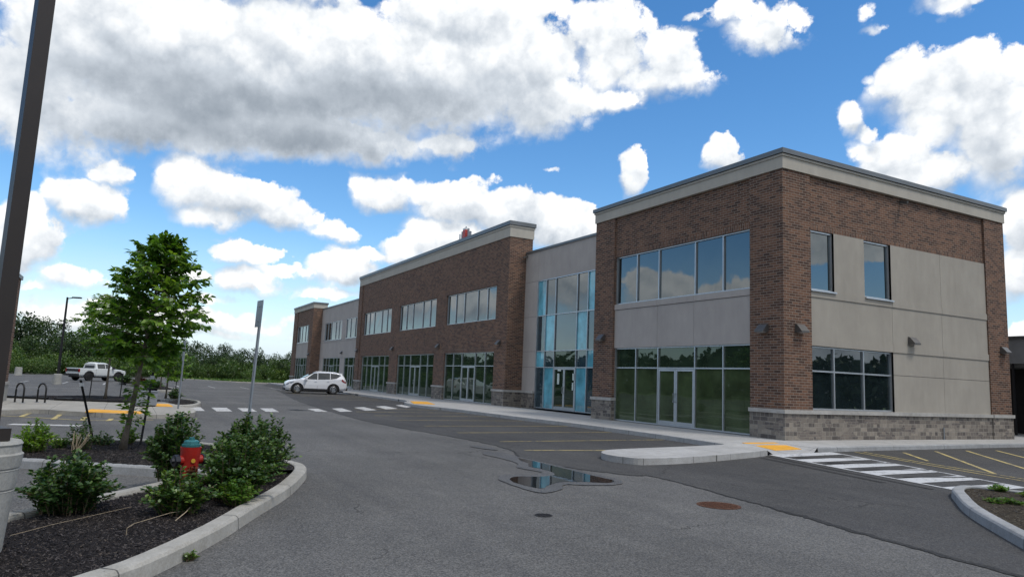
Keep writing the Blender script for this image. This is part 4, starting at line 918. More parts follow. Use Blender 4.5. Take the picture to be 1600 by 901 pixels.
mb = MB(); mb.box(-.06, 1.0, -.05, .05, 8.0, 8.12); mb.box(.5, 1.3, -.18, .18, 7.98, 8.1); mb.build('lamp_head', 'bronze', Lp, bev=.02)
# far street lamp
def lamp(loc, h, label, rz=0):
    e = empty('street_lamp', loc, rz, label, 'street lamp', None)
    mb = MB(); mb.lathe([(.31, 0), (.31, .1), (.3, .12), (.3, .78), (.27, .82)], (0, 0, 0), 20); mb.build('concrete_base', 'base_conc', e)
    mb = MB(); mb.tube([(0, 0, .82), (0, 0, h)], [.11, .075], 8); mb.build('pole', 'black', e)
    mb = MB(); mb.tube([(0, 0, h - .12), (.5, 0, h - .02)], .04, 6); mb.build('arm', 'black', e)
    mb = MB(); mb.box(.42, 1.05, -.16, .16, h - .06, h + .04); mb.build('lamp_head', 'black', e, bev=.02)
    return e
lamp((-49.6, -24.3, 0), 6.9, 'tall black street lamp far off behind the pickup truck', math.radians(65))
cb = MB(); cb.lathe([(.42, 0), (.42, .08), (.40, .1), (.36, .9), (.33, .95)], (0, 0, 0), 20)
tag(cb.build('concrete_base', 'base_conc', None, (-83.5, -30.7, 0)), 'pale round concrete pole base without a pole by the grass verge', 'concrete base')

def signpost(loc, h, lean, label, sh=.45, sw=.30, rz=0.):
    e = empty('sign_post', loc, rz, label, 'sign post'); tx, ty = lean
    mb = MB(); top = Vector((tx * h, ty * h, h))
    t = top.normalized(); mb.obox(top / 2, (0, 1, 0), (1, 0, 0), t, .012, .03, h / 2); mb.obox(top / 2 + Vector((0, -.0, 0)), (0, 1, 0), (1, 0, 0), t, .03, .006, h / 2 - .001)
    mb.build('post', 'galv', e)
    c = top - t * (sh / 2); s = MB(); s.obox(c + Vector((0.02, -.04, 0)), (0, 1, 0), (1, 0, 0), t, .003, sw / 2, sh / 2 + .02); s.build('sign_plate', 'sign_back', e, bev=.002)
    k = MB(); k.tube([c + t * .15 + Vector((0, -.06, 0)), c + t * .15 + Vector((0, .03, 0))], .012, 6); k.tube([c - t * .15 + Vector((0, -.06, 0)), c - t * .15 + Vector((0, .03, 0))], .012, 6); k.build('bolt', 'galv', e)
    return e
# view direction to the near post is almost -X; the plate is seen nearly edge on
signpost((1.84, -17.32, .13), 3.0, (.0, .028), 'galvanised signpost rising behind the shrubs, its plate seen nearly edge on', .50, .35, math.radians(10))
signpost((-13.77, -17.64, .15), 2.62, (0, .01), 'thin grey signpost on the corner of the bike rack island', .75, .12, math.radians(20))

def rack(loc, rz, label, src=None):
    e = empty('bike_rack', loc, rz, label, 'bike rack', 'black hoop bike racks on the island')
    pts = [(-.24, 0, 0), (-.24, 0, .50)] + [(-.24 * math.cos(a), 0, .50 + .24 * math.sin(a)) for a in [math.pi * k / 10 for k in range(1, 10)]] + [(.24, 0, .50), (.24, 0, 0)]
    mb = MB(); mb.tube(pts, .033, 8); mb.build('hoop', 'black', e, smooth=True)
    for s in (-.24, .24): mb = MB(); mb.lathe([(.075, 0), (.075, .012)], (s, 0, 0), 12); mb.build('foot_plate', 'galv', e)
    return e
rack((-16.3, -23.05, .148), math.radians(38), 'black hoop bike rack nearest the dark light pole'); rack((-16.63, -22.37, .148), math.radians(38), 'black hoop bike rack on the right, farther from the dark light pole')

hy = empty('fire_hydrant', (6.28, -18.65, .07), math.radians(-68), 'red fire hydrant with teal top and black side cap, half buried in shrubs', 'fire hydrant')
mb = MB(); mb.lathe([(.15, 0), (.15, .035), (.098, .04), (.098, .12), (.112, .45), (.128, .60), (.132, .64)], (0, 0, 0), 28); mb.build('barrel', 'hyd_red', hy)
mb = MB(); mb.lathe([(.105, .64), (.118, .645), (.118, .675), (.10, .68), (.095, .715), (.07, .73), (.035, .732), (.033, .765)], (0, 0, 0), 12); mb.build('bonnet', 'hyd_teal', hy)
for s_ in (-1, 1):
    mb = MB(); mb.lathe([(.06, s_ * .09), (.06, s_ * .155)], (0, 0, .47), 16, 'x'); mb.build('nozzle', 'hyd_red', hy)
    mb = MB(); mb.lathe([(.078, s_ * .155), (.078, s_ * .215), (.04, s_ * .22), (.03, s_ * .25)], (0, 0, .47), 8, 'x'); mb.build('side_cap', 'hyd_black', hy)
mb = MB(); mb.lathe([(.062, -.09), (.062, -.13)], (0, 0, .44), 16, 'y'); mb.build('nozzle', 'hyd_red', hy)
mb = MB(); mb.lathe([(.07, -.13), (.07, -.17), (.03, -.175), (.025, -.19)], (0, 0, .44), 8, 'y'); mb.build('front_cap', 'hyd_black', hy)
a_ = math.radians(84); mb = MB(); mb.lathe([(.028, .114), (.028, .124)], (0, 0, .47), 10, 'y'); o = mb.build('badge', 'hyd_yellow', hy); o.rotation_euler = (0, 0, a_ - math.pi / 2)
mb = MB(); mb.box(-.012, .012, .1, .109, .26, .33); o = mb.build('paint_chip', 'hyd_yellow', hy); o.rotation_euler = (0, 0, math.radians(-24))

def cover(name, loc, r, mtl, label, square=False):
    e = empty(name, loc, .3, label, 'manhole cover' if not square else 'drain grate')
    mb = MB()
    if square: mb.box(-.45, .45, -.3, .3, 0, .006)
    else: mb.lathe([(r, 0), (r, .005)], (0, 0, 0), 32)
    mb.build('frame', mtl, e)
    mb = MB()
    if square:
        for k in range(7): mb.box(-.36 + k * .11, -.30 + k * .11, -.24, .24, .006, .009)
    else:
        for i in range(-4, 5):
            for j in range(-4, 5):
                if (i * i + j * j) < 19: mb.box(i * r * .19 - r * .06, i * r * .19 + r * .06, j * r * .19 - r * .06, j * r * .19 + r * .06, .005, .010)
    mb.build('grid', mtl if not square else 'black', e)
cover('manhole_cover', (8.52, -11.38, .002), .33, 'rust', 'rusty brown manhole cover in the paving in front of the nearest corner')
cover('valve_cover', (8.45, -14.45, .002), .12, 'iron', 'small round dark valve cover in the middle of the near paving')
cover('catch_basin', (-17.0, -12.45, .006), .3, 'black', 'dark catch basin grate in line with the far crosswalk', True)

ub = empty('utility_box', (-15.2, -18.75, .148), math.radians(10), 'grey metal utility box behind the young tree trunk', 'utility box')
mb = MB(); mb.box(-.25, .25, -.36, .36, .05, .58); mb.build('cabinet', 'grey_box', ub, bev=.012)
mb = MB(); mb.box(-.22, .22, -.33, .33, 0, .05); mb.build('plinth', 'dark', ub)
mb = MB(); mb.box(-.28, .28, -.39, .39, .58, .61); mb.build('lid', 'grey_box', ub, bev=.008)

# neighbouring brick building behind the light pole
nb = empty('brick_building', (-16.4, -23.68, .15), 0, 'dark brick building corner half hidden by the close light pole', 'building')
mb = MB(); mb.box(-1.6, 0, -14, 0, .75, 4.85); mb.build('brick_wall', 'brick', nb)
mb = MB(); mb.box(-1.62, .03, -14.02, .03, 0, .64); mb.build('concrete_plinth', 'base_conc', nb)
mb = MB(); mb.box(-1.65, .06, -14.05, .06, .64, .75); mb.build('stone_cap', 'cap', nb)
mb = MB(); mb.box(-1.66, .06, -14.05, .06, 4.85, 5.0); mb.build('coping', 'flash', nb)

# ------------------------------------------------------------------ foliage
def leaf_mesh(name, P, A, N, L, W_, mtl):
    """pointed folded leaves: P base, A axis, N rough normal"""
    n = len(P); A = A / np.linalg.norm(A, axis=1)[:, None]; S = np.cross(A, N); S /= (np.linalg.norm(S, axis=1)[:, None] + 1e-9); U = np.cross(S, A)
    L = L[:, None]; W_ = W_[:, None]
    V = np.stack([P, P + A * L * .45 + S * W_ + U * W_ * .25, P + A * L, P + A * L * .45 - S * W_ + U * W_ * .25], 1).reshape(-1, 3)
    F = np.arange(4 * n).reshape(n, 4)
    me = bpy.data.meshes.new(name); me.vertices.add(4 * n); me.vertices.foreach_set('co', V.astype(np.float32).ravel())
    me.loops.add(4 * n); me.loops.foreach_set('vertex_index', F.astype(np.int32).ravel()); me.polygons.add(n)
    me.polygons.foreach_set('loop_start', np.arange(0, 4 * n, 4, dtype=np.int32)); me.polygons.foreach_set('loop_total', np.full(n, 4, dtype=np.int32))
    me.materials.append(M[mtl]); me.update(calc_edges=True); me.validate()
    return me
def add_mesh(name, me, parent=None, loc=(0, 0, 0)):
    o = bpy.data.objects.new(name, me); COL.objects.link(o); o.location = loc; o.parent = parent; return o

def young_tree(seed, h, r0, nb_, leaf, mtl, label, loc, group=None, prof=None, bias=None, spr=False, density=1., z0=.30, lean_=None):
    rnd = random.Random(seed); rs = np.random.RandomState(seed)
    root = empty('young_tree', loc, 0, label, 'tree', group)
    tr = MB(); lean = Vector(lean_) if lean_ else Vector((rnd.uniform(-.02, .02), .012, 0)); pts = []; rad = []
    for k in range(13):
        t = k / 12; pts.append(Vector((lean.x * t * h + .025 * math.sin(3 * t + seed), lean.y * t * h + .02 * math.sin(4 * t + 1), t * h * .96))); rad.append(r0 * (1 - t) ** .8 + .006)
    rad[0] *= 1.5; tr.tube(pts, rad, 9); tr.build('trunk', 'bark', root, smooth=True)
    br = MB(); P = []; A = []; 
    prof = prof or (lambda t: 1.0)
    for i in range(nb_):
        t = (i + .5) / nb_; z = h * (z0 + (.96 - z0) * t); base = pts[0].lerp(pts[-1], z / (h * .96)) if z < h * .96 else pts[-1]
        az_ = i * 2.39996 + rnd.uniform(-.35, .35); R_ = prof(t) * rnd.uniform(.72, 1.1) * (1 + (bias(az_, t) if bias else 0))
        d = Vector((math.cos(az_), math.sin(az_), 0)); q = []; n = 7
        rise = .30 + .55 * t
        for k in range(n + 1):
            s = k / n; q.append(base + d * (R_ * s) + Vector((0, 0, R_ * (rise * s - .22 * s * s))) + Vector((rnd.uniform(-.02, .02), rnd.uniform(-.02, .02), rnd.uniform(-.01, .02))) * (k > 0))
        br.tube(q, [max(.0035, r0 * .32 * (1 - t * .5) * (1 - k / n) + .003) for k in range(n + 1)], 5, False)
        # twigs
        tw = [(q[k], q[k + 1]) for k in range(1, n)]
        for (a, b_) in tw:
            for _ in range(3):
                s = rnd.random(); p = a.lerp(b_, s); dd = (b_ - a).normalized(); side = Vector((rnd.uniform(-1, 1), rnd.uniform(-1, 1), rnd.uniform(-.45, .5))); v = (dd * .6 + side).normalized(); ln = R_ * rnd.uniform(.14, .34)
                e = p + v * ln + Vector((0, 0, -.06 * ln)); br.tube([p, p.lerp(e, .5) + Vector((0, 0, .012)), e], [.004, .003, .002], 4, False)
                m_n = int(ln / (leaf * .34) * density) + 2
                for j in range(m_n):
                    u = (j + .6) / m_n; c = p.lerp(e, u); sd_ = 1 if j % 2 else -1; sv_ = v.cross(Vector((0, 0, 1))); 
                    if sv_.length < .1: sv_ = Vector((1, 0, 0))
                    sv_.normalize(); ax = (v * .7 + sv_ * sd_ * .8 + Vector((rnd.uniform(-.3, .3), rnd.uniform(-.3, .3), -.62 + rnd.uniform(-.5, .4)))); P.append(c); A.append(ax)
                for _k in range(2): P.append(e); A.append(v + Vector((rnd.uniform(-.4, .4), rnd.uniform(-.4, .4), rnd.uniform(-.5, .2))))
    if spr:     # shoots low on the trunk
        for i in range(190):
            z = rnd.uniform(.5, 1.4); a = rnd.uniform(0, 6.28); c = pts[0].lerp(pts[-1], z / h) + Vector((math.cos(a), math.sin(a), 0)) * rnd.uniform(.03, .22) + Vector((.03, .07, 0)); P.append(c); A.append(Vector((math.cos(a), math.sin(a), rnd.uniform(-.6, .3))))
    br.build('branch', 'bark', root, smooth=True)
    P = np.array([tuple(p) for p in P]); A = np.array([tuple(a) for a in A]); n = len(P)
    N = np.c_[rs.normal(0, .45, (n, 2)), np.ones(n)]; L = rs.uniform(.7, 1.25, n) * leaf
    add_mesh('crown', leaf_mesh('crown', P, A, N, L, L * .31, mtl), root)
    return root
pf = lambda t: .93 * (1 - t) ** .8 * (.62 + .62 * min(1, t * 3.2)) + .22
rv = math.atan2(.88, .475)       # azimuth that points to the right of the picture
main_tree = young_tree(5, 4.2, .05, 56, .135, 'leaf_tree', 'young green street tree with black stakes in the near mulch bed', (.9, -19.45, .14), None, pf,
    lambda a, t: .06 * max(0, math.cos(a - rv)) * (t > .25) * (t < .6) - .12 * max(0, math.cos(a - rv)) * (t < .25) - .05 * max(0, -math.cos(a - rv)), True, 1.0, .40, (.052, .098, 0))
young_tree(17, 4.6, .05, 36, .15, 'leaf_lime', 'lime green young tree between two stakes behind the bike racks', (-20.9, -20.3, .16), None, lambda t: 1.5 * (1 - t) ** .55 * (.7 + min(.5, t * 2)) + .2, None, False, .9, .47)
for i, (x, y, hh, sd_, lb) in enumerate([(-23.2, -17.7, 3.0, 23, 'small young tree just right of the utility box'), (-38.7, -17.4, 3.6, 29, 'young tree on the first far parking island'), (-50.3, -18.9, 3.4, 31, 'young tree on the second far parking island')]):
    young_tree(sd_, hh, .04, 24, .17, 'leaf_lime', lb, (x, y, .15), 'young trees along the parking islands', lambda t: .85 * (1 - t) ** .6 * (.7 + min(.5, t * 2)) + .15, None, False, .5)
def stake(a, b_, label, top=True, group='stakes holding young trees', r=.022):
    e = empty('tree_stake', a, 0, label, 'stake', group); d = Vector(b_) - Vector(a)
    mb = MB(); t = d.normalized(); mb.obox(d / 2, (1, 0, 0), (0, 1, 0), t, r, r * .35, d.length / 2); mb.obox(d / 2, (1, 0, 0), (0, 1, 0), t, r * .35, r, d.length / 2 - .002); mb.build('post', 'black', e)
    if top: mb = MB(); mb.obox(d * .93, (1, 0, 0), (0, 1, 0), t, r * 1.3, r * 1.8, .035); mb.build('strap', 'white', e)
    return e
stake((-.15, -19.95, .12), (.15, -20.3, 1.42), 'leaning black stake left of the nearest young tree')
stake((.15, -19.12, .12), (.05, -19.02, 1.62), 'upright black stake right of the nearest young tree')
for x, y, lb in ((-20.6, -20.9, 'thin black stake left of the lime green tree'), (-21.1, -19.7, 'thin black stake right of the lime green tree'), (-22.9, -17.3, 'thin black stake near the utility box')): stake((x, y, .15), (x + .02, y + .03, 1.35), lb, False)

def shrub(loc, w, h, n_st, leaf, mtl, label, seed, cat='shrub', lean=(0, 0), group=None, name='shrub', upright=.55, sparse=1.):
    rnd = random.Random(seed); rs = np.random.RandomState(seed); e = empty(name, loc, 0, label, cat, group); sb = MB(); P = []; A = []
    for i in range(n_st):
        a = rnd.uniform(0, 6.28); k = rnd.random() ** .6; out = Vector((math.cos(a), math.sin(a), 0)) * (w / 2) * k * rnd.uniform(.8, 1.12)
        hh = h * (1.0 - .58 * k * k) * rnd.uniform(.5, 1.02); p0 = Vector((math.cos(a), math.sin(a), 0)) * w * .26 * rnd.random()
        end = out + Vector((lean[0], lean[1], hh)); c1 = p0.lerp(end, .5) + Vector((0, 0, h * .10)); q = [p0, p0.lerp(c1, .6), c1, c1.lerp(end, .55), end]
        sb.tube(q, [.006, .005, .004, .003, .002], 4, False)
        ln = sum((q[j + 1] - q[j]).length for j in range(4)); m_n = int(ln / (leaf * .34) * sparse)
        for j in range(m_n):
            u = .05 + .95 * j / m_n; s = u * 4; ii = min(3, int(s)); c = q[ii].lerp(q[ii + 1], s - ii); tt = (q[ii + 1] - q[ii]).normalized()
            for _ in range(2):
                b2 = rnd.uniform(0, 6.28); ax = Vector((math.cos(b2), math.sin(b2), rnd.uniform(-.35, .6))) + tt * .35; P.append(c + ax.normalized() * leaf * .15); A.append(ax)
    sb.build('stem', 'stem', e)
    P = np.array([tuple(p) for p in P]); A = np.array([tuple(a) for a in A]); n = len(P); N = np.c_[rs.normal(0, .5, (n, 2)), np.ones(n)]; L = rs.uniform(.65, 1.25, n) * leaf
    add_mesh('foliage', leaf_mesh('foliage', P, A, N, L, L * .32, mtl), e); return e
G1 = 'shrubs in the near planting bed'
shrub((7.35, -19.93, .12), 1.12, .66, 150, .062, 'leaf_shrub', 'rounded dark green shrub just right of the close pole base', 41, group=G1)
shrub((6.9, -18.15, .12), 1.1, .82, 150, .058, 'leaf_shrub', 'dense dark green shrub right of the hydrant near the kerb', 42, group=G1)
shrub((5.55, -17.85, .12), 1.15, 1.0, 160, .058, 'leaf_shrub', 'tallest dark green shrub, at the right end of the bed', 43, group=G1)
shrub((4.9, -17.5, .12), 1.1, 1.0, 110, .06, 'leaf_shrub', 'dark green shrub around the foot of the galvanised signpost', 44, group=G1)
shrub((5.1, -18.75, .12), .95, 1.05, 120, .06, 'leaf_shrub', 'dark green shrub behind and left of the hydrant', 45, group=G1)
shrub((7.7, -18.85, .12), .82, .52, 100, .055, 'leaf_shrub', 'low dark green shrub in front of the hydrant', 46, group=G1)
shrub((6.75, -18.62, .12), .36, .42, 40, .05, 'leaf_red', 'reddish leafed shoots at the foot of the hydrant', 47)
shrub((7.35, -18.15, .12), .6, .36, 60, .05, 'leaf_weed', 'bright green low weeds between the kerb and dense shrub', 48, 'weed', name='weed')
shrub((1.35, -20.85, .13), .75, .62, 60, .05, 'leaf_lime', 'fresh green shrub left in the rear mulch bed', 49, group=G1)
shrub((.95, -20.15, .13), .75, .60, 26, .052, 'leaf_shrub', 'thin dark green shrub with dry twigs by the leaning stake', 50, group=G1, sparse=.7)
shrub((.7, -20.5, .13), .5, .28, 22, .045, 'leaf_weed', 'low yellow green plant between the two rear shrubs', 51, 'weed', name='weed')
shrub((-.2, -19.35, .13), .6, .42, 40, .05, 'leaf_tree', 'small green shrub right behind the nearest tree trunk', 52, group=G1)
shrub((.1, -19.8, .13), .5, .28, 18, .06, 'leaf_shrub', 'low dark green plant left of the nearest tree trunk', 53, group=G1)
def twigs(loc, seed, n, h, label):
    rnd = random.Random(seed); mb = MB()
    for _ in range(n):
        a = rnd.uniform(0, 6.28); d = Vector((math.cos(a) * .35, math.sin(a) * .35 + .25, 1)).normalized(); q = [Vector((rnd.uniform(-.05, .05), rnd.uniform(-.05, .05), 0))]
        for k in range(4): q.append(q[-1] + (d + Vector((rnd.uniform(-.15, .15), rnd.uniform(-.15, .15), 0))) * h / 4 * rnd.uniform(.6, 1.1))
        mb.tube(q, .0035, 4, False)
    tag(mb.build('dry_twigs', 'dry', None, loc), label, 'dry twigs')
twigs((1.5, -20.2, .13), 3, 16, .42, 'bundle of bare straw coloured twigs beside the thin shrub')
mb = MB(); mb.tube([(0, 0, .02), (-.3, .12, .05), (-.75, .25, .09), (-1.1, .5, .22)], [.005, .0045, .004, .003], 5); tag(mb.build('dry_branch', 'dry', None, (8.35, -18.9, .14)), 'long dry pale branch lying on the mulch below the low shrub', 'branch')
mb = MB(); mb.tube([(0, 0, -.05), (0, 0, .07), (-.1, .06, .09), (-.7, .42, .07), (-1.0, .6, .03)], .0032, 5); tag(mb.build('drip_line', 'dry', None, (8.75, -19.35, .12)), 'thin bent beige irrigation tube poking from the dark mulch', 'irrigation tube')
mb = MB(); mb.tube([(0, 0, 0), (-.35, .3, .015), (-.9, .8, .02), (-1.25, 1.0, 0)], .0022, 5); tag(mb.build('string', 'dry', None, (8.6, -20.3, .15)), 'thin pale string lying across the mulch right of the pole base', 'string')
shrub((9.42, -18.83, 0), .16, .10, 16, .03, 'leaf_weed', 'tiny dry weed growing in the kerb gutter', 54, 'weed', name='weed')
for k, (x, y, w_, h_, lb) in enumerate([(9.35, -5.25, .4, .12, 'small weed at the tip of the right island'), (10.9, -6.2, .9, .22, 'broad green weed patch on the right island behind'), (11.6, -7.9, .8, .16, 'green weed patch on the right island nearest the kerb'), (12.2, -6.7, .9, .25, 'leafy weed clump at the right frame edge'), (10.1, -5.5, .7, .14, 'thin green weeds on the far edge of the right island'), (10.3, -7.0, .6, .12, 'short weeds in the middle of the right island'), (11.1, -5.6, 1.2, .2, 'green weed mat on the right island by the crosswalk')]):
    shrub((x, y, .12), w_, h_, 40, .05, 'leaf_weed', lb, 60 + k, 'weed', name='weed')
shrub((-22.6, -17.3, .15), .8, .55, 30, .1, 'leaf_shrub', 'dark little shrub right of the utility box', 70)
shrub((-50.7, -18.5, .15), 1.3, .75, 60, .13, 'leaf_red', 'dark red leafed shrub on the far parking island', 71)
for k, (x, y, lb) in enumerate([(-41, -17.7, 'low green shrub beginning the far parking island'), (-44, -17.9, 'low green shrub behind the first far island tree'), (-54, -19.6, 'low green shrub near the dark red shrub'), (-57, -19.8, 'low green shrub at the end of the far parking island')]): shrub((x, y, .15), 1.5, .7, 36, .15, 'leaf_shrub', lb, 72 + k)

# far trees: a few crowns, repeated
def far_tree(seed, h, w, mtl, n=2600, leaf=.34, low=.12, nl=16):
    rnd = random.Random(seed); rs = np.random.RandomState(seed); root = empty('tree'); tb = MB()
    q = [Vector((0, 0, 0)), Vector((rnd.uniform(-.1, .1), rnd.uniform(-.1, .1), h * .3)), Vector((rnd.uniform(-.3, .3), rnd.uniform(-.3, .3), h * .8))]
    tb.tube(q, [.022 * h, .016 * h, .004 * h], 6); P = []; A = []
    for i in range(nl):
        t = low + (1 - low) * (i + .5) / nl; a = i * 2.4 + rnd.uniform(-.5, .5); rr_ = w / 2 * math.sin(math.pi * min(1, (.22 + .78 * (1 - t)))) * rnd.uniform(.45, .85)
        c = np.array([math.cos(a) * rr_, math.sin(a) * rr_, h * t * .9]); R_ = w * rnd.uniform(.14, .24)
        tb.tube([(0, 0, max(.3, h * t * .55)), tuple(c)], [.008 * h, .002 * h], 4, False)
        k = int(n / nl * (R_ / (w * .19)) ** 2); d = rs.normal(0, 1, (k, 3)); d /= np.linalg.norm(d, axis=1)[:, None]; rad = R_ * (.45 + .62 * rs.rand(k) ** .6)
        rad *= 1 + .28 * np.sin(d[:, 0] * 7 + i) * np.cos(d[:, 2] * 6 + d[:, 1] * 5)
        P.append(c + d * rad[:, None] * np.array([1, 1, .78])); A.append(d + rs.normal(0, .6, (k, 3)) + np.array([0, 0, -.25]))
    P = np.concatenate(P); P[:, 2] = np.maximum(P[:, 2], .05); A = np.concatenate(A); k = len(P); N = np.c_[rs.normal(0, .7, (k, 2)), np.ones(k)]; L = rs.uniform(.6, 1.3, k) * leaf
    tb.build('trunk', 'bark_dark', root); add_mesh('crown', leaf_mesh('crown', P, A, N, L, L * .36, mtl), root)
    return root
PROTO = [far_tree(101, 8.5, 6.5, 'leaf_far'), far_tree(102, 7.5, 7.5, 'leaf_far', 3000), far_tree(103, 5.5, 5.5, 'leaf_far_b', 2200, .3, .08), far_tree(104, 9.5, 6, 'leaf_far', 2800, .32, .2), far_tree(105, 3.2, 4.8, 'leaf_far_b', 1900, .26, .05, 12)]
random.seed(77); used = [False] * 5; cnt = 0
def plant(k, x, y, s, label):
    global cnt
    d = Vector((x, y, 0)) - Vector((CAM.x, CAM.y, 0)); px = 800 + 1102 * d.dot(RGT) / d.dot(FWD)
    label += ', left of the street lamp' if px < 92 else ', behind the pickup truck' if px < 200 else ', behind the young tree crown' if px < 300 else ', left of the near signpost' if px < 400 else ', beside the far shop end'
    o = PROTO[k] if not used[k] else copy_tree(PROTO[k]); used[k] = True
    s *= 1.1; o.location = (x, y, 0); o.scale = (s * random.uniform(.9, 1.12), s * random.uniform(.9, 1.12), s); o.rotation_euler = (0, 0, random.uniform(0, 6.28))
    tag(o, label, 'tree', 'trees of the far wood edge'); cnt += 1
def az_pt(px, dist):
    """point on the ground `dist` metres out along the bearing of picture column px near the horizon"""
    d = FWD + RGT * ((px - 800) / 1102.) ; d = Vector((d.x, d.y, 0)).normalized(); return CAM.x + d.x * dist, CAM.y + d.y * dist
FL = {0: 'tall dark green tree at the far wood edge', 1: 'broad dark tree at the far wood edge', 2: 'rounded mid green tree at the far wood edge', 4: 'low bright green bush at the far wood edge'}
for i in range(14):    # tall stand behind the pickup, left of the young tree
    x, y = az_pt(12 + i * 19 + random.uniform(-5, 5), random.uniform(134, 148)); plant(random.choice((0, 1, 3)), x, y, random.uniform(.80, 1.12) * (1 - .020 * i), FL[0])
for i in range(12):
    x, y = az_pt(20 + i * 22 + random.uniform(-6, 6), random.uniform(124, 132)); plant(random.choice((2, 1)), x, y, random.uniform(.5, .74), FL[2])
for i in range(13):
    x, y = az_pt(245 + i * 20 + random.uniform(-6, 6), random.uniform(130, 142)); plant(random.choice((0, 1, 3)), x, y, random.uniform(.50, .64), FL[1])
for i in range(14):
    x, y = az_pt(240 + i * 18 + random.uniform(-5, 5), random.uniform(118, 127)); plant(random.choice((2, 2, 1)), x, y, random.uniform(.40, .6), FL[2])
for i in range(26):
    x, y = az_pt(10 + i * 18 + random.uniform(-5, 5), random.uniform(113, 121)); plant(4, x, y, random.uniform(.45, .85), FL[4])
for i in range(4):
    x, y = az_pt(470 + i * 22, 132); plant(0, x, y, .55, FL[1])
# wood behind the whole edge, closing the gaps; and the woods around the lot that the glass mirrors
def wood(name, pts, h, n, leaf, mtl, seed, label):
    rs = np.random.RandomState(seed); P = []; seg = [(np.array(a), np.array(b_)) for a, b_ in zip(pts[:-1], pts[1:])]; Ls = np.array([np.linalg.norm(b_ - a) for a, b_ in seg]); pr = Ls / Ls.sum()
    s = rs.choice(len(seg), n, p=pr); u = rs.rand(n); base = np.array([seg[k][0] + (seg[k][1] - seg[k][0]) * v for k, v in zip(s, u)]); run = np.cumsum(np.r_[0, Ls])[s] + u * Ls[s]
    top = h * (.78 + .16 * np.sin(run / 3.7) * np.sin(run / 2.3 + 1) + .12 * np.sin(run / 9.)); z = top * rs.rand(n) ** .75; off = rs.normal(0, 1.8, (n, 2)) * (1 - .5 * (z / h))[:, None]
    P = np.c_[base + off, z]; A = rs.normal(0, 1, (n, 3)); N = np.c_[rs.normal(0, .7, (n, 2)), np.ones(n)]; L = rs.uniform(.6, 1.3, n) * leaf
    o = add_mesh(name, leaf_mesh(name, P, A, N, L, L * .4, mtl)); o['kind'] = 'stuff'; o['label'] = label; return o
a1, a2, a3 = az_pt(0, 152), az_pt(260, 152), az_pt(500, 146)
wood('woodland', [a1, a2], 5.8, 9000, .7, 'leaf_wood', 1, 'dense far wood behind the edge trees')
wood('woodland', [a2, a3, (-80, 60)], 4.0, 9000, .65, 'leaf_wood', 2, 'dense far wood behind the edge trees')
wood('woodland', [(-270, -88), (-130, -95), (-20, -80), (60, -85), (90, -40)], 11.5, 42000, 1.4, 'leaf_wood', 3, 'wood beyond the lot on the camera side')
wood('woodland', [(95, -40), (85, 20), (70, 62), (5, 72)], 7.5, 22000, 1.3, 'leaf_wood', 4, 'wood beyond the lot on the right')
# grass verge tufts
def verge():
    rs = np.random.RandomState(8); n = 9000; px = rs.uniform(-5, 480, n); dist = rs.uniform(0, 1, n)
    P = np.zeros((n, 3))
    seg = [np.array(p) for p in [(-150, -40), (-122, -27), (-85, -9.5), (-82.5, -7), (-80.5, -1), (-73, 3)]]
    k = rs.randint(0, 5, n); u = rs.rand(n)
    for i in range(n):
        a, b_ = seg[k[i]], seg[k[i] + 1]; t = (b_ - a) / np.linalg.norm(b_ - a); nn = np.array([-t[1], t[0]]); p = a + (b_ - a) * u[i] + nn * (.4 + rs.rand() ** 1.5 * 14); P[i, :2] = p
    P[:, 2] = -.03; A = np.c_[rs.normal(0, .35, (n, 2)), np.ones(n)]; N = rs.normal(0, 1, (n, 3)); L = rs.uniform(.15, .5, n)
    o = add_mesh('grass_tufts', leaf_mesh('grass_tufts', P, A, N, L, L * .22, 'leaf_weed')); o['kind'] = 'stuff'; o['label'] = 'yellow green grass verge beyond the lot'
verge()

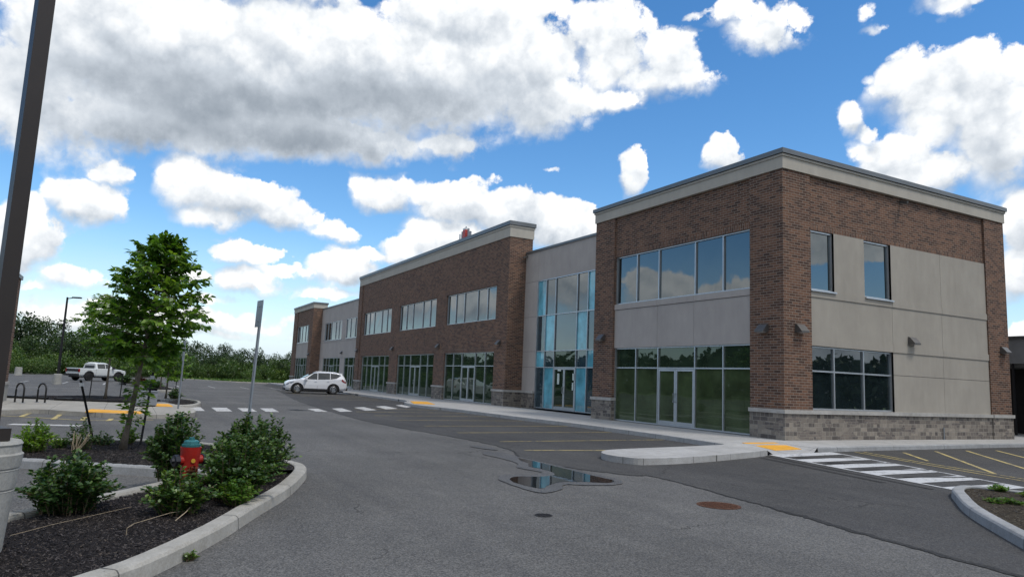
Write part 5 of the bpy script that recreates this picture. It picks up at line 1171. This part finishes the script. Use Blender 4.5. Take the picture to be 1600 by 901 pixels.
# ------------------------------------------------------------------ vehicles
def loft_body(name, st, mtl, parent, wheels, wr, bevel=.02):
    """st rows: x, z_bottom, z_belt, z_top, half width at belt, half width at top"""
    mb = MB(); rings = []
    for (x, zb, zm, zt, w_, wt) in st:
        half = [(w_ * .90, zb), (w_ * .985, zb + .16), (w_, zb + (zm - zb) * .55), (w_ * .985, zm), (wt + (w_ * .97 - wt) * .12, zm + (zt - zm) * .88), (wt * .86, zt - .005), (wt * .45, zt + .012)]
        ring = [(x, -y, z) for y, z in half] + [(x, y, z) for y, z in reversed(half)]
        rings.append(len(mb.v)); mb.v += ring
    n = 14
    for i in range(len(rings) - 1):
        for k in range(n): mb.f.append((rings[i] + k, rings[i] + (k + 1) % n, rings[i + 1] + (k + 1) % n, rings[i + 1] + k))
    mb.f.append(tuple(rings[0] + k for k in range(n))[::-1]); mb.f.append(tuple(rings[-1] + k for k in range(n)))
    me = bpy.data.meshes.new(name); me.from_pydata(mb.v, [], mb.f); me.materials.append(M[mtl])
    bm = bmesh.new(); bm.from_mesh(me); bmesh.ops.recalc_face_normals(bm, faces=bm.faces[:]); bm.to_mesh(me); bm.free()
    tmp = bpy.data.objects.new(name, me); COL.objects.link(tmp)
    cm = MB(); ww = st[len(st) // 2][4]
    for wx in wheels:
        for s in (-1, 1): cm.lathe([(wr * 1.2, s * ww * .55), (wr * 1.2, s * ww * 1.3)], (wx, 0, wr), 28, 'y')
    cme = bpy.data.meshes.new('cut'); cme.from_pydata(cm.v, [], cm.f); bm = bmesh.new(); bm.from_mesh(cme); bmesh.ops.recalc_face_normals(bm, faces=bm.faces[:]); bm.to_mesh(cme); bm.free()
    cut = bpy.data.objects.new('cut', cme); COL.objects.link(cut)
    b_ = tmp.modifiers.new('b', 'BOOLEAN'); b_.operation = 'DIFFERENCE'; b_.object = cut; b_.solver = 'EXACT'
    dg_ = bpy.context.evaluated_depsgraph_get(); dg_.update(); ev = tmp.evaluated_get(dg_); nm = bpy.data.meshes.new_from_object(ev)
    bpy.data.objects.remove(cut); bpy.data.objects.remove(tmp)
    nm.name = name; nm.materials.clear(); nm.materials.append(M[mtl]); o = bpy.data.objects.new(name, nm); COL.objects.link(o); o.parent = parent
    nm.polygons.foreach_set('use_smooth', [False] * len(nm.polygons))
    bv = o.modifiers.new('bevel', 'BEVEL'); bv.width = bevel; bv.segments = 2; bv.limit_method = 'ANGLE'; bv.angle_limit = math.radians(25)
    return o
def surf(st, x, z):
    """half width of the body side at (x, z)"""
    for i in range(len(st) - 1):
        a, b_ = st[i], st[i + 1]
        if min(a[0], b_[0]) <= x <= max(a[0], b_[0]):
            t = (x - a[0]) / (b_[0] - a[0] + 1e-9); r = [a[k] + (b_[k] - a[k]) * t for k in range(6)]; break
    else: r = st[0]
    _, zb, zm, zt, w_, wt = r
    if z <= zm: return w_
    q = (z - zm) / max(.01, (zt - zm) * .88); w2 = wt + (w_ * .97 - wt) * .12
    return w_ * .985 + (w2 - w_ * .985) * min(1, q)
def side_panel(name, st, pts, mtl, parent, off=.012):
    for s in (-1, 1):
        mb = MB(); q = [(x, s * (surf(st, x, z) + off), z) for x, z in pts]; q = q if s < 0 else q[::-1]
        if s < 0: q = q[::-1]
        mb.face(q); qi = [(x, y - s * .03, z) for x, y, z in q]
        for i in range(len(q)): j = (i + 1) % len(q); mb.face([q[i], qi[i], qi[j], q[j]])
        mb.build(name, mtl, parent)
def wheel(parent, x, y, r, s, rim='rim', spokes=5):
    t = MB(); t.lathe([(r * .62, s * .10), (r * .9, s * .115), (r, s * .085), (r, -s * .085), (r * .9, -s * .115), (r * .62, -s * .1)], (0, 0, 0), 28, 'y'); e = t.build('wheel', 'tyre', parent, (x, y, r))
    m_ = MB(); m_.lathe([(r * .66, s * .10), (r * .60, s * .118), (r * .57, s * .07)], (0, 0, 0), 24, 'y'); m_.lathe([(r * .15, s * .075), (r * .14, s * .118)], (0, 0, 0), 12, 'y')
    for k in range(spokes):
        a = 2 * math.pi * k / spokes; d = Vector((math.cos(a), 0, math.sin(a))); m_.obox(d * r * .36 + Vector((0, s * .095, 0)), d, (-d.z, 0, d.x), (0, 1, 0), r * .25, r * .075, .014)
    m_.build('rim', rim, e)
    return e
def car(loc, heading, label):
    e = empty('parked_car', loc, heading, label, 'car'); S = 1.0
    st = [(2.27, .36, .62, .72, .62, .5), (2.2, .28, .74, .84, .80, .66), (1.95, .25, .90, .97, .89, .74), (1.5, .25, 1.00, 1.06, .915, .78), (1.10, .25, 1.05, 1.11, .92, .80), (.90, .25, 1.05, 1.20, .92, .76), (.50, .25, 1.06, 1.44, .92, .73), (.15, .25, 1.06, 1.62, .92, .72), (-.2, .25, 1.07, 1.69, .92, .72), (-.9, .25, 1.09, 1.70, .92, .715), (-1.5, .25, 1.13, 1.67, .915, .70), (-1.9, .27, 1.18, 1.60, .91, .68), (-2.10, .30, 1.14, 1.38, .90, .68), (-2.24, .36, 1.0, 1.10, .87, .72), (-2.32, .42, .80, .86, .80, .66)]
    loft_body('body', st, 'car_white', e, (1.38, -1.30), .37)
    side_panel('side_window', st, [(.84, 1.09), (-.06, 1.10), (-.06, 1.60), (.20, 1.57), (.50, 1.38)], 'car_glass', e)
    side_panel('side_window', st, [(-.11, 1.10), (-1.0, 1.14), (-1.0, 1.61), (-.11, 1.61)], 'car_glass', e)
    side_panel('quarter_window', st, [(-1.05, 1.14), (-1.50, 1.22), (-1.84, 1.47), (-1.5, 1.57), (-1.05, 1.60)], 'car_glass', e)
    side_panel('rocker_trim', st, [(.95, .25), (-.86, .25), (-.86, .40), (.95, .42)], 'trim', e)
    side_panel('tail_light', st, [(-1.96, 1.20), (-2.2, 1.0), (-2.26, .92), (-2.14, .90), (-1.98, .98), (-1.88, 1.10)], 'lamp_red', e, .016)
    side_panel('headlight', st, [(2.2, .70), (1.95, .84), (1.62, .92), (1.8, .78), (2.15, .62)], 'lamp_clear', e, .014)
    side_panel('door_seam', st, [(-.085, .36), (-.095, .36), (-.095, 1.08), (-.085, 1.08)], 'trim', e, .004)
    side_panel('door_seam', st, [(.90, .40), (.89, .40), (.80, 1.0), (.81, 1.0)], 'trim', e, .004)
    side_panel('door_handle', st, [(.14, .93), (-.04, .94), (-.04, .97), (.14, .96)], 'car_white', e, .03)
    side_panel('door_handle', st, [(-.78, .96), (-.96, .97), (-.96, 1.0), (-.78, .99)], 'car_white', e, .03)
    def cross(name, xa, za, wa, xb, zb, wb, mtl, off=.012):
        mb = MB(); a, b_ = Vector((xa, 0, za)), Vector((xb, 0, zb)); n = Vector((a.z - b_.z, 0, b_.x - a.x)).normalized(); n = n if n.z > 0 else -n; n *= off
        mb.face([(xa + n.x, -wa, za + n.z), (xa + n.x, wa, za + n.z), (xb + n.x, wb, zb + n.z), (xb + n.x, -wb, zb + n.z)]); mb.build(name, mtl, e)
    cross('windscreen', .90, 1.22, .72, .18, 1.63, .64, 'car_glass', .02); cross('rear_window', -1.88, 1.54, .46, -2.08, 1.36, .52, 'car_glass', .03)
    for wx in (1.38, -1.30):
        for s in (-1, 1):
            a = MB(); n = 16; R0, R1 = .42, .475
            for k in range(n):
                t0, t1 = math.pi * (k / n) * 1.16 - .25, math.pi * ((k + 1) / n) * 1.16 - .25
                q = [(wx + R0 * math.cos(t0), s * .935, .36 + R0 * math.sin(t0)), (wx + R1 * math.cos(t0), s * .935, .36 + R1 * math.sin(t0)), (wx + R1 * math.cos(t1), s * .935, .36 + R1 * math.sin(t1)), (wx + R0 * math.cos(t1), s * .935, .36 + R0 * math.sin(t1))]
                a.face(q); a.face([q[1], (q[1][0], s * .88, q[1][2]), (q[2][0], s * .88, q[2][2]), q[2]]); a.face([q[0], (q[0][0], s * .8, q[0][2]), (q[3][0], s * .8, q[3][2]), q[3]])
            a.build('arch_trim', 'trim', e); wheel(e, wx, s * .82, .37, s)
    a = MB(); a.box(2.20, 2.33, -.66, .66, .26, .40); a.box(-2.40, -2.26, -.74, .74, .30, .50); a.build('bumper_trim', 'trim', e, bev=.03)
    a = MB(); a.box(2.24, 2.295, -.5, .5, .56, .66); a.build('grille', 'trim', e)
    for s in (-1, 1):
        a = MB(); a.obox((.78, s * 1.02, 1.12), (1, 0, 0), (0, 1, 0), (0, 0, 1), .10, .09, .07); a.build('door_mirror', 'car_white', e, bev=.03)
        a = MB(); a.tube([(-.0, s * .56, 1.675), (-.1, s * .56, 1.71), (-1.4, s * .55, 1.70), (-1.5, s * .55, 1.655)], .018, 6); a.build('roof_rail', 'galv', e)
    a = MB(); a.box(-2.0, -1.66, -.56, .56, 1.60, 1.63); a.build('spoiler', 'car_white', e, bev=.012)
    a = MB(); a.box(-2.1, 2.1, -.72, .72, .17, .26); a.build('underbody', 'trim', e)
    return e
c_ = car((-43.0, -5.75, .004), math.radians(-96), 'white suv parked nose out in front of the far shops'); c_.scale = (1.07,) * 3

def truck(loc, heading, label):
    e = empty('pickup_truck', loc, heading, label, 'pickup truck')
    cab = [(2.88, .55, .98, 1.06, .82, .7), (2.75, .50, 1.10, 1.16, .97, .84), (2.2, .48, 1.20, 1.26, 1.0, .86), (1.45, .48, 1.25, 1.32, 1.0, .86), (1.25, .48, 1.26, 1.42, 1.0, .80), (.62, .48, 1.28, 1.88, 1.0, .74), (.3, .48, 1.28, 1.97, 1.0, .73), (-.65, .48, 1.28, 1.98, 1.0, .73), (-.98, .48, 1.28, 1.88, 1.0, .74), (-1.0, .48, 1.28, 1.34, 1.0, .9), (-2.9, .50, 1.28, 1.33, 1.0, .93), (-2.95, .52, 1.26, 1.31, .98, .92)]
    loft_body('body', cab, 'truck_white', e, (1.85, -1.78), .45)
    side_panel('side_window', cab, [(1.08, 1.34), (.22, 1.34), (.22, 1.84), (.55, 1.82)], 'car_glass', e); side_panel('side_window', cab, [(.14, 1.34), (-.78, 1.34), (-.78, 1.80), (.14, 1.84)], 'car_glass', e)
    a = MB(); a.face([(-1.003, -.72, 1.36), (-.93, -.64, 1.86), (-.93, .64, 1.86), (-1.003, .72, 1.36)]); a.v = [(x - .03, y, z) for x, y, z in a.v]; a.build('rear_window', 'car_glass', e)
    a = MB(); a.face([(1.30, -.78, 1.40), (1.30, .78, 1.40), (.60, .66, 1.90), (.60, -.66, 1.90)]); a.v = [(x + .03, y, z + .02) for x, y, z in a.v]; a.build('windscreen', 'car_glass', e)
    a = MB(); a.box(-2.85, -1.1, -.80, .80, 1.325, 1.352); a.build('bed_cover', 'trim', e)
    a = MB(); a.box(-2.985, -2.95, -.86, .86, .98, 1.24); a.build('tailgate_panel', 'trim', e)
    for s in (-1, 1): a = MB(); a.box(-2.99, -2.90, s * .82, s * 1.005, .92, 1.26); a.build('tail_light', 'lamp_red', e, bev=.015)
    a = MB(); a.box(-3.15, -2.93, -.95, .95, .52, .74); a.box(2.82, 2.98, -.9, .9, .52, .82); a.build('bumper', 'trim', e, bev=.03)
    a = MB(); a.box(2.80, 2.92, -.6, .6, .84, 1.06); a.build('grille', 'trim', e)
    for s in (-1, 1):
        a = MB(); a.box(2.62, 2.90, s * .62, s * .90, .90, 1.06); a.build('headlight', 'lamp_clear', e, bev=.02)
        a = MB(); a.obox((1.05, s * 1.12, 1.42), (1, 0, 0), (0, 1, 0), (0, 0, 1), .1, .12, .12); a.build('door_mirror', 'trim', e, bev=.03)
        a = MB(); a.box(-1.1, 1.2, s * .90, s * 1.03, .42, .50); a.build('running_board', 'trim', e)
    for wx in (1.85, -1.78):
        for s in (-1, 1):
            a = MB(); n = 14; R0, R1 = .52, .64
            for k in range(n):
                t0, t1 = math.pi * (k / n), math.pi * ((k + 1) / n)
                q = [(wx + R0 * math.cos(t0), s * 1.05, .45 + R0 * math.sin(t0)), (wx + R1 * math.cos(t0), s * 1.02, .45 + R1 * math.sin(t0)), (wx + R1 * math.cos(t1), s * 1.02, .45 + R1 * math.sin(t1)), (wx + R0 * math.cos(t1), s * 1.05, .45 + R0 * math.sin(t1))]
                a.face(q); a.face([q[1], (q[1][0], s * .95, q[1][2]), (q[2][0], s * .95, q[2][2]), q[2]]); a.face([q[0], (q[0][0], s * .85, q[0][2]), (q[3][0], s * .85, q[3][2]), q[3]])
            a.build('fender_flare', 'trim', e); wheel(e, wx, s * .92, .45, s, 'trim', 6)
    a = MB(); a.box(-2.8, 2.7, -.7, .7, .36, .52); a.build('chassis', 'trim', e)
    side_panel('door_seam', cab, [(.185, .52), (.172, .52), (.172, 1.9), (.185, 1.9)], 'trim', e, .004); side_panel('door_seam', cab, [(-.98, .56), (-.995, .56), (-.995, 1.26), (-.98, 1.26)], 'trim', e, .004)
    return e
t_ = truck((-66.6, -22.2, 0), math.atan2(.74, -.67), 'white pickup truck with black fender flares parked across the far lot'); t_.scale = (.93,) * 3
print('OBJECTS', len(bpy.data.objects), 'TREES', cnt)
